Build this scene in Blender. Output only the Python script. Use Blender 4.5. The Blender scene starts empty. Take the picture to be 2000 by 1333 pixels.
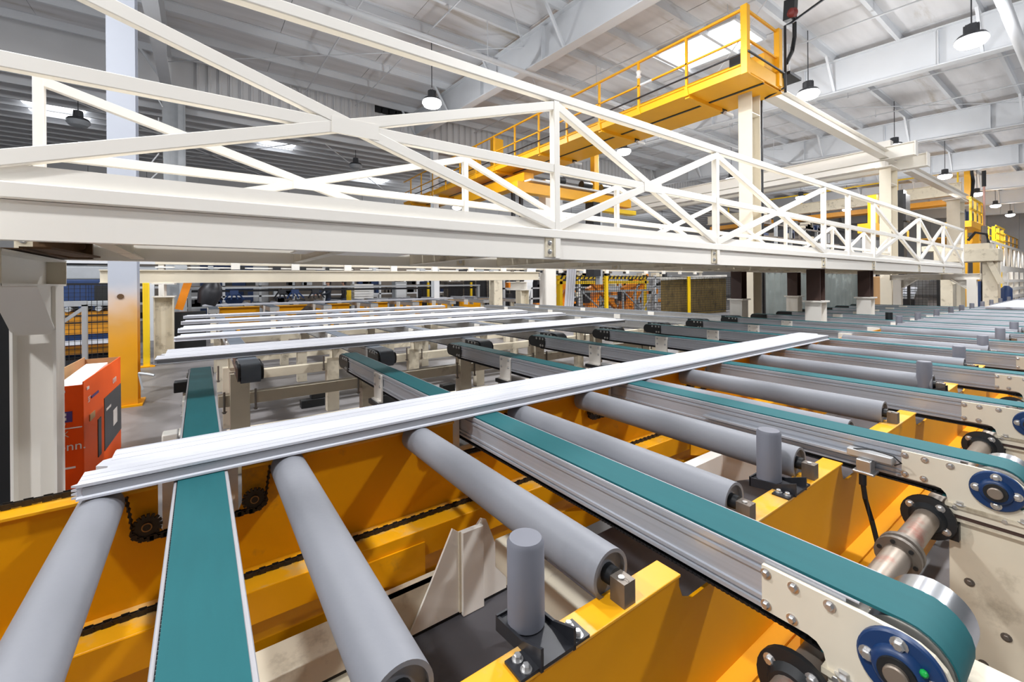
import bpy, bmesh, math, random
from mathutils import Vector, Matrix
random.seed(7)
S = bpy.context.scene
COL = S.collection
# ---------------------------------------------------------------- camera
F_PX, CY_PX, YAW, ROLL = 844.7, 554.8, 0.62477, -0.00849
Fw = Vector((math.sin(YAW), math.cos(YAW), 0)); R0 = Vector((math.cos(YAW), -math.sin(YAW), 0)); U0 = Vector((0, 0, 1))
Rt = R0*math.cos(ROLL) + U0*math.sin(ROLL); Up = U0*math.cos(ROLL) - R0*math.sin(ROLL)
cd = bpy.data.cameras.new('camera'); cam = bpy.data.objects.new('camera', cd); COL.objects.link(cam)
cam.matrix_world = Matrix(((Rt.x, Up.x, -Fw.x, 0), (Rt.y, Up.y, -Fw.y, 0), (Rt.z, Up.z, -Fw.z, 1.55), (0, 0, 0, 1)))
cd.sensor_width = 36; cd.lens = F_PX/2000*36; cd.shift_y = -(666.5-CY_PX)/2000; cd.clip_start = 0.02; cd.clip_end = 300
S.camera = cam
# ---------------------------------------------------------------- world and exposure
W = bpy.data.worlds.new('world'); S.world = W; W.use_nodes = True
W.node_tree.nodes['Background'].inputs[0].default_value = (0.93, 0.96, 1.0, 1)
W.node_tree.nodes['Background'].inputs[1].default_value = 0.26
S.view_settings.view_transform = 'Standard'; S.view_settings.look = 'None'; S.view_settings.gamma = 1
S.view_settings.use_curve_mapping = False; S.view_settings.exposure = -0.62
LAMP_W = 350.0           # each high bay lamp
LAMP_GLOW = 20.0         # its visible lens
SKYLIGHT_GLOW = 5.0
# ---------------------------------------------------------------- materials
def lin(c):
    return tuple(((x/255)/12.92 if x/255 <= .04045 else ((x/255+.055)/1.055)**2.4) for x in c) + (1,)
def mat(name, rgb, rough=.5, metal=0.0, var=.12, scale=6, dirt=None, dirt_amt=0.0, bump=0.0, stretch=None, emit=0, spec=.5, bscale=60, world=False):
    m = bpy.data.materials.new(name); m.use_nodes = True; nt = m.node_tree; N = nt.nodes; L = nt.links
    b = N['Principled BSDF']; b.inputs['Roughness'].default_value = rough; b.inputs['Metallic'].default_value = metal
    b.inputs['Specular IOR Level'].default_value = spec
    c = lin(rgb)
    tc = N.new('ShaderNodeTexCoord'); mp = N.new('ShaderNodeMapping'); L.new(N.new('ShaderNodeNewGeometry').outputs['Position'] if world else tc.outputs['Object'], mp.inputs[0])
    if stretch: mp.inputs['Scale'].default_value = stretch
    nz = N.new('ShaderNodeTexNoise'); nz.inputs['Scale'].default_value = scale; nz.inputs['Detail'].default_value = 6; L.new(mp.outputs[0], nz.inputs[0])
    mx = N.new('ShaderNodeMix'); mx.data_type = 'RGBA'
    mx.inputs[6].default_value = tuple(x*(1-var) for x in c[:3]) + (1,); mx.inputs[7].default_value = tuple(min(1, x*(1+var)) for x in c[:3]) + (1,)
    L.new(nz.outputs[0], mx.inputs[0]); out = mx.outputs[2]
    if dirt:
        n2 = N.new('ShaderNodeTexNoise'); n2.inputs['Scale'].default_value = scale*.6; n2.inputs['Detail'].default_value = 9; n2.inputs['Roughness'].default_value = .65
        L.new(mp.outputs[0], n2.inputs[0])
        rp = N.new('ShaderNodeValToRGB'); rp.color_ramp.elements[0].position = .62-dirt_amt*.3; rp.color_ramp.elements[1].position = .78
        L.new(n2.outputs[0], rp.inputs[0])
        m2 = N.new('ShaderNodeMix'); m2.data_type = 'RGBA'; L.new(rp.outputs[0], m2.inputs[0]); L.new(out, m2.inputs[6]); m2.inputs[7].default_value = lin(dirt); out = m2.outputs[2]
    L.new(out, b.inputs['Base Color'])
    if bump:
        n3 = N.new('ShaderNodeTexNoise'); n3.inputs['Scale'].default_value = bscale; L.new(mp.outputs[0], n3.inputs[0])
        bp = N.new('ShaderNodeBump'); bp.inputs['Strength'].default_value = bump; bp.inputs['Distance'].default_value = .01
        L.new(n3.outputs[0], bp.inputs['Height']); L.new(bp.outputs[0], b.inputs['Normal'])
    if emit:
        b.inputs['Emission Color'].default_value = c; b.inputs['Emission Strength'].default_value = emit
    return m
CREAM = mat('cream_paint', (247, 243, 235), .42, var=.03, scale=2)
CREAMP = mat('cream_plate', (222, 213, 194), .45, var=.04, scale=8)
CREAMD = mat('cream_paint_worn', (222, 212, 190), .5, var=.08, scale=7, dirt=(120, 105, 80), dirt_amt=.22)
WHITE_ST = mat('white_steel', (226, 229, 232), .5, var=.05, scale=2)
RUST = mat('rust_scorch', (92, 66, 40), .8, var=.4, scale=18)
YEL = mat('yellow_paint', (234, 160, 0), .5, spec=.3, var=.07, scale=4, dirt=(120, 100, 60), dirt_amt=.05)
YELW = mat('yellow_paint_scuffed', (240, 170, 20), .4, var=.08, scale=9, dirt=(190, 175, 140), dirt_amt=.35)
CRANE = mat('crane_yellow', (250, 182, 28), .42, var=.06, scale=3)
SAFETY = mat('safety_yellow', (248, 205, 20), .45, var=.05)
TEAL = mat('teal_belt', (26, 92, 98), .7, spec=.3, var=.10, scale=5, stretch=(8, 1, 8))
GREYBELT = mat('slate_belt', (92, 100, 110), .6, var=.1)
RUB = mat('roller_rubber', (130, 132, 139), .55, var=.05, scale=8, bump=.05)
PVC = mat('bumper_grey', (112, 114, 124), .55, var=.06, scale=12)
ALU = mat('aluminium', (178, 182, 190), .33, .3, var=.16, scale=20, stretch=(6, .15, 6), bump=.03)
ALUF = mat('aluminium_dull', (186, 186, 186), .42, .55, var=.12, scale=14)
STEEL = mat('bright_steel', (190, 192, 196), .24, .95, var=.08, scale=10)
ZINC = mat('zinc_bolt', (205, 205, 205), .33, .85, var=.12, scale=40)
GREYST = mat('grey_steel', (120, 112, 104), .45, .6, var=.2, scale=20)
SHAFT = mat('shaft_steel', (150, 138, 126), .42, .6, var=.2, scale=14, dirt=(150, 60, 40), dirt_amt=.2)
BLACK = mat('black_plastic', (26, 28, 31), .45, var=.2)
BLKST = mat('black_steel', (40, 41, 46), .42, .2, var=.2, scale=30)
CHAINM = mat('chain_steel', (52, 47, 42), .5, .5, var=.3, scale=60)
BRONZE = mat('bronze_ring', (150, 125, 90), .4, .8)
BROWN = mat('brown_primer', (66, 46, 40), .6, var=.15, scale=10)
BLUEP = mat('blue_cast', (16, 52, 98), .38, var=.15, scale=16)
GREENB = mat('green_cap', (20, 165, 70), .4)
WPAN = mat('white_sheet', (206, 208, 216), .52, var=.015, scale=2)
LITLIP = mat('lit_lip_grey', (168, 166, 170), .45, var=.04)
EDGESHADE = mat('shaded_edge', (150, 152, 158), .5, var=.05)
CARD = mat('cardboard', (190, 150, 106), .8, var=.08, scale=8)
ORANGE = mat('orange_print', (252, 84, 0), .5, spec=.2, var=.05, scale=6)
ORANGED = mat('orange_print_pale', (252, 96, 20), .5, spec=.2, var=.05, scale=6)
INK = mat('dark_print', (58, 60, 66), .4, var=.15, scale=9)
PURP = mat('purple_print', (70, 46, 120), .45)
LETW = mat('white_print', (240, 232, 226), .5)
PALE = mat('pale_print', (236, 200, 176), .5)
FOAM = mat('white_foam', (240, 240, 238), .8)
HOUSING = mat('lamp_housing', (70, 72, 76), .5, .3)
GLOW = mat('lamp_lens', (255, 255, 255), .4, var=0, emit=LAMP_GLOW)
LENSOFF = mat('lamp_lens_off', (150, 155, 160), .3)
SKYL = mat('skylight_sheet', (250, 252, 255), .4, var=.02, emit=SKYLIGHT_GLOW)
DECK = mat('roof_insulation', (204, 204, 206), .7, var=.26, scale=1.5, dirt=(150, 136, 112), dirt_amt=.16, stretch=(.28, 2.0, 1), world=True)
ROOFST = mat('roof_steel', (198, 201, 205), .55, var=.05, scale=2)
WALLM = mat('wall_sheet', (205, 206, 208), .6, var=.06, scale=1.5)
CONC = mat('concrete', (128, 125, 126), .42, var=.25, scale=1.1, dirt=(78, 76, 76), dirt_amt=.45, bump=.08, bscale=9)
DARKV = mat('vent_black', (30, 31, 34), .9)
OLIVE = mat('olive_board', (134, 112, 62), .85, var=.28, scale=5, dirt=(70, 58, 36), dirt_amt=.3)
CURT = mat('grey_curtain', (112, 120, 118), .5, var=.3, scale=2.2, dirt=(170, 180, 178), dirt_amt=.2, bump=.2, bscale=4)
WIRE = mat('wire_black', (34, 34, 36), .5, .3)
ROBOT = mat('robot_orange', (226, 132, 10), .45, var=.1)
GALV = mat('galvanised', (178, 182, 186), .45, .3, var=.12)
BLUEM = mat('machine_blue', (26, 54, 100), .5, var=.3)
SKIN = mat('skin', (196, 150, 126), .6); HAIR = mat('hair_black', (22, 20, 22), .6)
SHIRT = mat('navy_shirt', (44, 50, 62), .8); SHIRTG = mat('grey_shirt', (28, 28, 32), .8); JEANS = mat('jeans', (52, 62, 86), .8)
REDP = mat('red_paint', (122, 44, 40), .5)
PINKP = mat('pink_grey_paint', (178, 136, 124), .5)
YELDARK = mat('yellow_darkened', (206, 138, 18), .5, var=.08)  # yellow darkened for the far girder's shadow; also dulls the machine bed
# column: white above, yellow below with a worn transition
def column_mat():
    m = mat('column_two_tone', (178, 183, 194), .5, var=.04, scale=2); nt = m.node_tree; N = nt.nodes; L = nt.links
    b = N['Principled BSDF']; old = b.inputs['Base Color'].links[0].from_socket
    tc = N.new('ShaderNodeTexCoord'); sx = N.new('ShaderNodeSeparateXYZ'); L.new(tc.outputs['Object'], sx.inputs[0])
    nz = N.new('ShaderNodeTexNoise'); nz.inputs['Scale'].default_value = 3; L.new(tc.outputs['Object'], nz.inputs[0])
    a = N.new('ShaderNodeMath'); a.operation = 'MULTIPLY_ADD'; L.new(nz.outputs[0], a.inputs[0]); a.inputs[1].default_value = .5; L.new(sx.outputs[2], a.inputs[2])
    rp = N.new('ShaderNodeMapRange'); rp.inputs[1].default_value = .95; rp.inputs[2].default_value = 1.75; L.new(a.outputs[0], rp.inputs[0])
    r2 = N.new('ShaderNodeValToRGB'); L.new(rp.outputs[0], r2.inputs[0])
    e = r2.color_ramp.elements; e[0].color = lin((222, 152, 12)); e[1].position = 1; e[1].color = lin((214, 202, 196))
    e2 = r2.color_ramp.elements.new(.45); e2.color = lin((206, 152, 70))
    st = N.new('ShaderNodeMapRange'); st.inputs[1].default_value = 1.55; st.inputs[2].default_value = 1.9; L.new(a.outputs[0], st.inputs[0])
    mx = N.new('ShaderNodeMix'); mx.data_type = 'RGBA'; L.new(st.outputs[0], mx.inputs[0]); L.new(r2.outputs[0], mx.inputs[6]); L.new(old, mx.inputs[7])
    L.new(mx.outputs[2], b.inputs['Base Color']); return m
COLM = column_mat()
# ---------------------------------------------------------------- mesh helpers
class MB:
    def __init__(s): s.v = []; s.f = []
    def add(s, vs, fs):
        o = len(s.v); s.v += [tuple(v) for v in vs]; s.f += [tuple(i+o for i in f) for f in fs]; return s
    def box(s, x0, x1, y0, y1, z0, z1):
        return s.add([(x0,y0,z0),(x1,y0,z0),(x1,y1,z0),(x0,y1,z0),(x0,y0,z1),(x1,y0,z1),(x1,y1,z1),(x0,y1,z1)],
                     [(0,3,2,1),(4,5,6,7),(0,1,5,4),(1,2,6,5),(2,3,7,6),(3,0,4,7)])
    def bar(s, p, q, w, h, up=(0, 0, 1)):
        p, q = Vector(p), Vector(q); d = (q-p).normalized(); u = Vector(up)
        if abs(d.dot(u)) > .98: u = Vector((0, 1, 0))
        a = d.cross(u).normalized()*w/2; b = a.cross(d).normalized()*h/2
        vs = [p-a-b, p+a-b, p+a+b, p-a+b, q-a-b, q+a-b, q+a+b, q-a+b]
        return s.add(vs, [(0,3,2,1),(4,5,6,7),(0,1,5,4),(1,2,6,5),(2,3,7,6),(3,0,4,7)])
    def lathe(s, prof, p, d, n=20):
        p, d = Vector(p), Vector(d).normalized(); u = Vector((0, 0, 1)) if abs(d.z) < .9 else Vector((1, 0, 0))
        a = d.cross(u).normalized(); b = d.cross(a)
        vs = []; fs = []
        for t, r in prof:
            for k in range(n):
                an = 2*math.pi*k/n; vs.append(p + d*t + (a*math.cos(an)+b*math.sin(an))*r)
        for i in range(len(prof)-1):
            for k in range(n):
                k2 = (k+1) % n; fs.append((i*n+k, i*n+k2, (i+1)*n+k2, (i+1)*n+k))
        fs.append(tuple(range(n))[::-1]); fs.append(tuple(range((len(prof)-1)*n, len(prof)*n)))
        return s.add(vs, fs)
    def cyl(s, p, q, r, n=14, r2=None):
        p, q = Vector(p), Vector(q); return s.lathe([(0, r), ((q-p).length, r if r2 is None else r2)], p, q-p, n)
    def tube(s, pts, r, n=8):
        pts = [Vector(p) for p in pts]; vs = []; fs = []; up = Vector((0.13, 0.21, 1)).normalized()
        for i, p in enumerate(pts):
            d = (pts[min(i+1, len(pts)-1)] - pts[max(i-1, 0)]).normalized(); a = d.cross(up)
            a = a.normalized() if a.length > .05 else d.cross(Vector((1, 0, 0))).normalized(); b = d.cross(a)
            for k in range(n): an = 2*math.pi*k/n; vs.append(p+(a*math.cos(an)+b*math.sin(an))*r)
        for i in range(len(pts)-1):
            for k in range(n): k2 = (k+1) % n; fs.append((i*n+k, i*n+k2, (i+1)*n+k2, (i+1)*n+k))
        fs.append(tuple(range(n))[::-1]); fs.append(tuple(range((len(pts)-1)*n, len(pts)*n)))
        return s.add(vs, fs)
    def prism(s, pts, axis, a, b):
        n = len(pts)
        def P(p, t): return (t, p[0], p[1]) if axis == 'x' else (p[0], t, p[1]) if axis == 'y' else (p[0], p[1], t)
        return s.add([P(p, a) for p in pts]+[P(p, b) for p in pts],
                     [tuple(range(n))[::-1], tuple(range(n, 2*n))]+[(i, (i+1) % n, n+(i+1) % n, n+i) for i in range(n)])
    def hbeam(s, p, q, w, h, t=.014, up=(0, 0, 1)):
        """I section: flanges w wide across 'up', h deep along 'up'"""
        p, q = Vector(p), Vector(q); d = (q-p).normalized(); u = Vector(up); a = d.cross(u).normalized(); u = a.cross(d).normalized()
        s.bar(p+u*(h/2-t/2), q+u*(h/2-t/2), w, t, u); s.bar(p-u*(h/2-t/2), q-u*(h/2-t/2), w, t, u); s.bar(p, q, t, h-2*t, u); return s
    def bolt(s, p, d, r=.011, h=.008):
        p, d = Vector(p), Vector(d).normalized(); s.lathe([(0, r*1.45), (.002, r*1.45)], p, d, 12); s.lathe([(.002, r), (h, r), (h+.002, r*.7)], p, d, 6); return s
    def mesh(s, name):
        m = bpy.data.meshes.new(name); m.from_pydata(s.v, [], s.f); bm = bmesh.new(); bm.from_mesh(m)
        bmesh.ops.recalc_face_normals(bm, faces=bm.faces); bm.to_mesh(m); bm.free(); return m
def obj(name, mb, m, parent=None, smooth=True, bevel=0, label=None, kind=None):
    me = mb.mesh(name) if isinstance(mb, MB) else mb
    if m and not me.materials: me.materials.append(m)
    if smooth and isinstance(mb, MB):
        me.polygons.foreach_set('use_smooth', [True]*len(me.polygons)); me.set_sharp_from_angle(angle=math.radians(38))
    o = bpy.data.objects.new(name, me); COL.objects.link(o)
    if parent:
        o.parent = parent
        if parent.type == 'EMPTY' and parent.get('world_coords'): o.location = -parent.location
    if bevel:
        b = o.modifiers.new('bevel', 'BEVEL'); b.width = bevel; b.segments = 2; b.limit_method = 'ANGLE'; b.angle_limit = math.radians(50)
    if label: o['label'] = label
    if kind: o['kind'] = kind
    return o
def tag(o, label, cat, group=None):
    o['label'] = label; o['category'] = cat
    if group: o['group'] = group
    return o
def thing(name, label, cat, loc=(0, 0, 0), group=None, world=True):
    """Empty at the thing's base; with world=True its parts are meshed in world coordinates"""
    o = bpy.data.objects.new(name, None); COL.objects.link(o); o.location = loc; o.empty_display_size = .1
    if world: o['world_coords'] = 1
    return tag(o, label, cat, group)
def struct(name, mb, m, parent=None, **k):
    o = obj(name, mb, m, parent, **k)
    if not parent: o['kind'] = 'structure'
    return o
def copy_tree(o, parent=None):
    c = o.copy(); COL.objects.link(c); c.parent = parent
    for ch in list(o.children): copy_tree(ch, c)
    return c
ORD = 'first second third fourth fifth sixth seventh eighth ninth tenth eleventh twelfth thirteenth fourteenth fifteenth sixteenth seventeenth eighteenth nineteenth twentieth'.split()
exec_parts = []
# ---------------------------------------------------------------- the hall
struct('floor', MB().box(-22, 64, -9, 27, -.1, 0), CONC, smooth=False)
YS = 17.2; SL = .045                      # step wall between the high and the low roof; roof pitch
def deckz(y): return 8.12 + SL*y
FX = [-8.9 + 8.1*k for k in range(9)]     # rigid frames across the hall
mb = MB(); mb.prism([(-3.2, deckz(-3.2)+.06), (YS, deckz(YS)+.06), (YS, deckz(YS)+.16), (-3.2, deckz(-3.2)+.16)], 'x', -14, 62)
ceil = struct('ceiling', mb, ROOFST, smooth=False)
# skylight openings are sheets let into the panel grid
sky_cells = {(9, 6), (9, 7)}
pw, pd = 2.7, 1.5
pm = MB().box(0.006, pw-.006, .006, pd-.006, -.03, .02).mesh('ceiling_panel'); pm.materials.append(DECK)
sm_ = MB().box(0.15, pw-.15, .0, pd, -.05, -.02).mesh('skylight_sheet'); sm_.materials.append(SKYL)
nsky = 0
for i in range(24):
    for j in range(12):
        x = -8.9+.0 + i*pw; y = -1.2 + j*pd
        o = obj('ceiling_panel', pm, None, ceil); o.location = (x, y, deckz(y)-.0 + random.uniform(-.012, .012))
        o.rotation_euler = (math.atan(SL)+random.uniform(-.004, .004), random.uniform(-.003, .003), 0)
# the skylight by the crane
mb = MB(); mb.prism([(5.6, deckz(5.6)-.09), (8.05, deckz(8.05)-.09), (8.05, deckz(8.05)-.05), (5.6, deckz(5.6)-.05)], 'x', 11.1, 12.65)
sk = struct('window_1', mb, SKYL, smooth=False)
fr = MB(); 
for x in (11.06, 12.69): fr.bar((x, 5.55, deckz(5.55)-.09), (x, 8.1, deckz(8.1)-.09), .07, .1)
for y in (5.56, 8.09): fr.bar((11.06, y, deckz(y)-.09), (12.69, y, deckz(y)-.09), .07, .1)
fr.bar((11.75, 5.6, deckz(5.6)-.1), (11.75, 8.05, deckz(8.05)-.1), .02, .03)
obj('skylight_frame', fr, ROOFST, sk)
for n, (x0, x1, y0, y1) in enumerate([(1.9, 3.2, 19.0, 20.2), (-4.4, -3.0, 19.2, 20.6), (6.6, 8.4, 22.5, 23.8)]):
    struct('window_%d' % (n+2), MB().box(x0, x1, y0, y1, 7.27, 7.31), SKYL, smooth=False)
# purlins
for j in range(13):
    y = -1.2 + j*pd; z = deckz(y) - .14
    mb = MB().box(-14, 62, y-.012, y+.012, z-.1, z+.1); mb.box(-14, 62, y-.012, y+.07, z-.115, z-.1); mb.box(-14, 62, y-.07, y+.012, z+.1, z+.112)
    obj('purlin', mb, ROOFST, ceil, smooth=False)
# roof girders with stiffeners
for k, x in enumerate(FX):
    mb = MB(); y0, y1 = -3.2, YS-.3
    zt = lambda y: 7.86+SL*y; zb = lambda y: 6.93+SL*y
    mb.prism([(y0, zb(y0)), (y1, zb(y1)), (y1, zt(y1)), (y0, zt(y0))], 'x', x-.012, x+.012)
    mb.prism([(y0, zb(y0)-.02), (y1, zb(y1)-.02), (y1, zb(y1)+.01), (y0, zb(y0)+.01)], 'x', x-.14, x+.14)
    mb.prism([(y0, zt(y0)-.01), (y1, zt(y1)-.01), (y1, zt(y1)+.02), (y0, zt(y0)+.02)], 'x', x-.14, x+.14)
    g = obj('girder', mb, ROOFST, ceil, smooth=False)
    for y in (-1.2, 1.8, 4.8, 7.8, 10.8, 13.8, 16.8):
        mb = MB(); mb.bar((x-.02, y, zb(y)+.01), (x-.6, y+.02, deckz(y)-.24), .06, .06)
        obj('flange_brace', mb, ROOFST, g, smooth=False)
        obj('stiffener', MB().box(x-.13, x+.13, y+.75, y+.77, zb(y)+.03, zt(y)), ROOFST, g, smooth=False)
# rods, sprinkler pipes
for x in (3.1, 4.9, 10.2, 13.1, 18.2, 21.2, 27.4):
    mb = MB().tube([(x, -2, deckz(-2)-.42), (x, YS-.2, deckz(YS)-.42)], .022, 6)
    for y in (1, 5, 9, 13): mb.cyl((x, y+.3, deckz(y)-.42), (x, y+.3, deckz(y)-.2), .008, 5); mb.cyl((x, y+.3, deckz(y)-.47), (x, y+.3, deckz(y)-.42), .02, 6)
    obj('sprinkler_pipe', mb, ROOFST, ceil)
mb = MB().tube([(-8, 9.3, 7.3), (30, 9.3, 7.3)], .07, 12)
for x in range(-6, 30, 4): mb.cyl((x, 9.3, 7.3), (x, 9.3, deckz(9.3)-.1), .012, 6)
obj('main_pipe', mb, ROOFST, ceil)
for a, b in (((7.3, 1.5, 7.7), (15.4, 9.5, 8.1)), ((15.4, 9.5, 8.1), (23.5, 1.5, 7.7)), ((-.8, 1.5, 7.7), (7.3, 9.5, 8.1)), ((7.3, 9.5, 8.1), (-.8, 16.8, 8.4)), ((7.3, 9.6, 8.1), (15.4, 16.8, 8.4)), ((15.4, 16.8, 8.4), (23.5, 9.5, 8.1))):
    obj('brace_rod', MB().tube([a, b], .014, 6), ROOFST, ceil)
# diagonal strut pipe near the right edge
obj('roof_strut', MB().tube([(11.2, 1.22, 7.0), (24, 1.22, 7.0)], .1, 12), ROOFST, ceil)
# step wall down to the low roof, of vertical corrugated sheet panels
zl = 7.38; zh = deckz(YS)
wl = struct('wall_back', MB().box(-22, 62, YS+.06, YS+.16, zl, zh+.1), WALLM, smooth=False)
x = -21.9; n = 0
hole = (5.75, 8.0)
shp = MB(); w = .3
shp.prism([(0, 0), (.03, 0), (.055, -.05), (.115, -.05), (.14, 0), (.29, 0), (.29, .02), (0, .02)], 'z', zl, zh-.06)
shm = shp.mesh('wall_sheet'); shm.materials.append(WALLM)
for k in range(118):
    x = -.1 + k*w
    o = obj('wall_sheet', shm, None, wl); o.location = (x, YS+.03, 0)
    if hole[0] < x < hole[1]: o.scale = (1, 1, .9); o.location.z = zl*.1
obj('vent_opening', MB().box(5.7, 8.05, YS-.02, YS+.0, zh-.42, zh-.02), DARKV, wl)
obj('eave_angle', MB().box(-14, 62, YS-.05, YS+.02, zl-.08, zl+.02), ROOFST, wl, smooth=False)
# low roof beyond
lr = struct('ceiling_low', MB().box(-22, 62, YS, 27, 7.36, 7.42), DECK, smooth=False); 
for j in range(14):
    y = YS + .4 + j*.7
    obj('purlin', MB().box(-22, 62, y-.03, y+.03, 7.16, 7.36), ROOFST, lr, smooth=False)
for a, b in (((-3, 18, 7.1), (3, 25, 7.0)), ((3.5, 18, 7.1), (-2, 25, 7.0)), ((4, 18, 7.1), (9, 25, 7.0)), ((9, 18, 7.1), (4.5, 25, 7.0))):
    obj('brace_rod', MB().tube([a, b], .02, 6), ROOFST, lr)
wf = struct('wall_far', MB().box(-22, 62, 26.6, 26.8, 0, 7.4), WALLM, smooth=False)
for k in range(42):
    obj('wall_panel', MB().box(-22+k*2+.01, -22+k*2+1.99, 26.54, 26.6, 4.2, 7.2), WALLM, wf, smooth=False)
for k in range(12):   # pale doors and bays low on the far wall
    obj('dock_panel', MB().box(-6+k*3, -6+k*3+random.uniform(2.2, 2.9), 26.5, 26.6, .1, 3.0), random.choice([GREYST, BLKST, GREYST, BLKST, BLUEM]), wf, smooth=False)
wr = struct('wall_right', MB().box(61.8, 62, -9, 27, 0, 9), WALLM, smooth=False)
for k in range(18): obj('wall_panel', MB().box(61.74, 61.8, -9+k*2+.01, -9+k*2+1.99, .1, 8.2), WALLM, wr, smooth=False)
# ---------------------------------------------------------------- building columns
t = thing('building_column', 'white steel column with yellow lower part and rust stain, left of the white panels', 'column', (-.8, 7.5, 0))
mb = MB().hbeam((-.81, 7.62, 0), (-.81, 7.62, 7.0), .28, .34, .02, up=(0, 1, 0)); obj('shaft', mb, COLM, t, smooth=False)
obj('base_plate', MB().box(-1.0, -.62, 7.4, 7.84, 0, .025), YEL, t)
mb = MB(); 
for z in (1.43,): mb.cyl((-.83, 7.449, z), (-.83, 7.44, z), .035, 10)
obj('rust_spot', mb, RUST, t)
obj('hose_bib', MB().tube([(-.66, 7.46, .42), (-.56, 7.42, .40), (-.5, 7.40, .38)], .018).tube([(-.66, 7.46, .42), (-.62, 7.43, .2)], .012), GALV, t)
t = thing('building_column', 'grey white wall column with slanted haunch standing behind the front column', 'column', (-.6, YS, 0))
mb = MB().prism([(-.84, 0), (-.52, 0), (-.52, 7.3), (-.92, 7.3)], 'y', YS-.06, YS-.02); mb.box(-.52, -.36, YS-.3, YS-.02, 0, 7.3); mb.box(-.36, -.34, YS-.34, YS, 0, 7.3)
obj('shaft', mb, GALV, t, smooth=False)
mb = MB(); 
for k in range(8): mb.bar((-1.5+.1*k, YS-.1, 3.5+k*.6), (-1.0, YS-.1, 4.0+k*.55), .03, .03)
obj('lattice', mb, WHITE_ST, t)
for nm, x, lab in (('building_column', 8.22, 'slim grey column behind the far end of the yellow crane walkway'), ('building_column', 15.4, 'pale wall column behind the crane girders')):
    t = thing(nm, lab, 'column', (x, YS, 0)); obj('shaft', MB().hbeam((x, YS-.15, 0), (x, YS-.15, 7.3), .25, .3, .02, up=(0, 1, 0)), WHITE_ST, t, smooth=False)
# ---------------------------------------------------------------- high bay lamps
lampd = bpy.data.lights.new('high_bay', 'AREA'); lampd.shape = 'DISK'; lampd.size = .42; lampd.energy = LAMP_W; lampd.color = (.975, .985, 1)
lampu = bpy.data.lights.new('high_bay_glow', 'POINT'); lampu.shadow_soft_size = .2; lampu.energy = LAMP_W*.70; lampu.color = (.985, .99, 1)
def lamp_meshes():
    h = MB().lathe([(0, .05), (.02, .10), (.2, .12), (.24, .22), (.30, .26), (.31, .24)], (0, 0, .32), (0, 0, -1), 20)
    for k in range(10): a = k*math.pi/5; h.bar((.1*math.cos(a), .1*math.sin(a), .3), (.1*math.cos(a), .1*math.sin(a), .1), .012, .05)
    l = MB().lathe([(0, .25), (.06, .265), (.14, .21), (.18, .10)], (0, 0, .012), (0, 0, -1), 20); r = MB().cyl((0, 0, .32), (0, 0, 1.6), .012, 6)
    hm, lm, rm = h.mesh('housing'), l.mesh('lens'), r.mesh('hanger_rod')
    hm.materials.append(HOUSING); lm.materials.append(GLOW); rm.materials.append(HOUSING)
    lo = l.mesh('lens_off'); lo.materials.append(LENSOFF); return hm, lm, rm, lo
LM = lamp_meshes()
def lamp(x, y, z, lab, on=True, group=None):
    t = thing('high_bay_light', lab, 'light', (x, y, z), group, world=False)
    obj('housing', LM[0], None, t); obj('lens', LM[1] if on else LM[3], None, t); rod = obj('hanger_rod', LM[2], None, t); rod.scale.z = ((deckz(y) if y < YS else 7.38)-z)/1.6
    if on:
        o = bpy.data.objects.new('lamp_light', lampd); COL.objects.link(o); o.parent = t; o.location = (0, 0, -.19)
        o = bpy.data.objects.new('lamp_glow', lampu); COL.objects.link(o); o.parent = t; o.location = (0, 0, -.42)
lamp(5.25, 11.0, 6.62, 'lit high bay lamp above the upper rail of the white footbridge, beside the dark vent')
lamp(13.2, 10.9, 6.62, 'lit high bay lamp below the yellow crane walkway, right of the tall white post')
lamp(13.3, 4.75, 6.62, 'lit high bay lamp glaring beside the end of the yellow crane walkway')
lamp(13.2, 1.7, 6.62, 'lit high bay lamp hanging against the big roof girder at upper right')
lamp(21.2, 4.75, 6.62, 'high bay lamp partly hidden behind the cream runway beam bracket')
lamp(21.2, 10.9, 6.62, 'high bay lamp seen through the footbridge truss beside a bridge post')
lamp(29.3, 4.7, 6.62, 'lit high bay lamp right of the second white runway column')
lamp(29.3, 10.9, 6.62, 'lit high bay lamp under the cream crane beam, seen between bridge posts')
lamp(37.0, 4.6, 6.62, 'lit high bay lamp beside the upright yellow bracket far right')
lamp(43.9, 4.6, 6.62, 'nearer of the two lit lamps above the far yellow mezzanine')
lamp(51.2, 4.6, 6.62, 'farther of the two lit lamps above the far yellow mezzanine')
lamp(-2.85, 17.6, 6.4, 'unlit high bay lamp beside the skylight at upper left', False)
lamp(5.35, 18.6, 6.6, 'unlit high bay lamp hanging beyond the crossing bars of the footbridge', False)
for i, (x, y) in enumerate(((5.2, 4.75), (5.2, .4), (5.2, -3.2), (-2.9, 4.75), (-2.9, .4), (-10.9, 10.9), (-10.9, -1.4), (-2.9, 10.9), (13.2, -3.0), (21.2, -1.4), (29.3, -1.4), (37, 10.9), (37, -1.4), (-10.9, 4.75))):  # unseen lamps, several added off the grid to brighten front and left
    lamp(x, y, 6.62, 'high bay lamp outside the picture, among grid lamps and added fill lamps', True, 'high bay lamps out of view')
for x, y, q in ((12, 22, 'seen low behind the first far bridge post'), (21, 22, 'behind the tall cream column'), (30, 21, 'behind the second runway column')): lamp(x, y, 6.0, 'small lit lamp of the far low roof '+q, True, 'lamps under the low roof')
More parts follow.
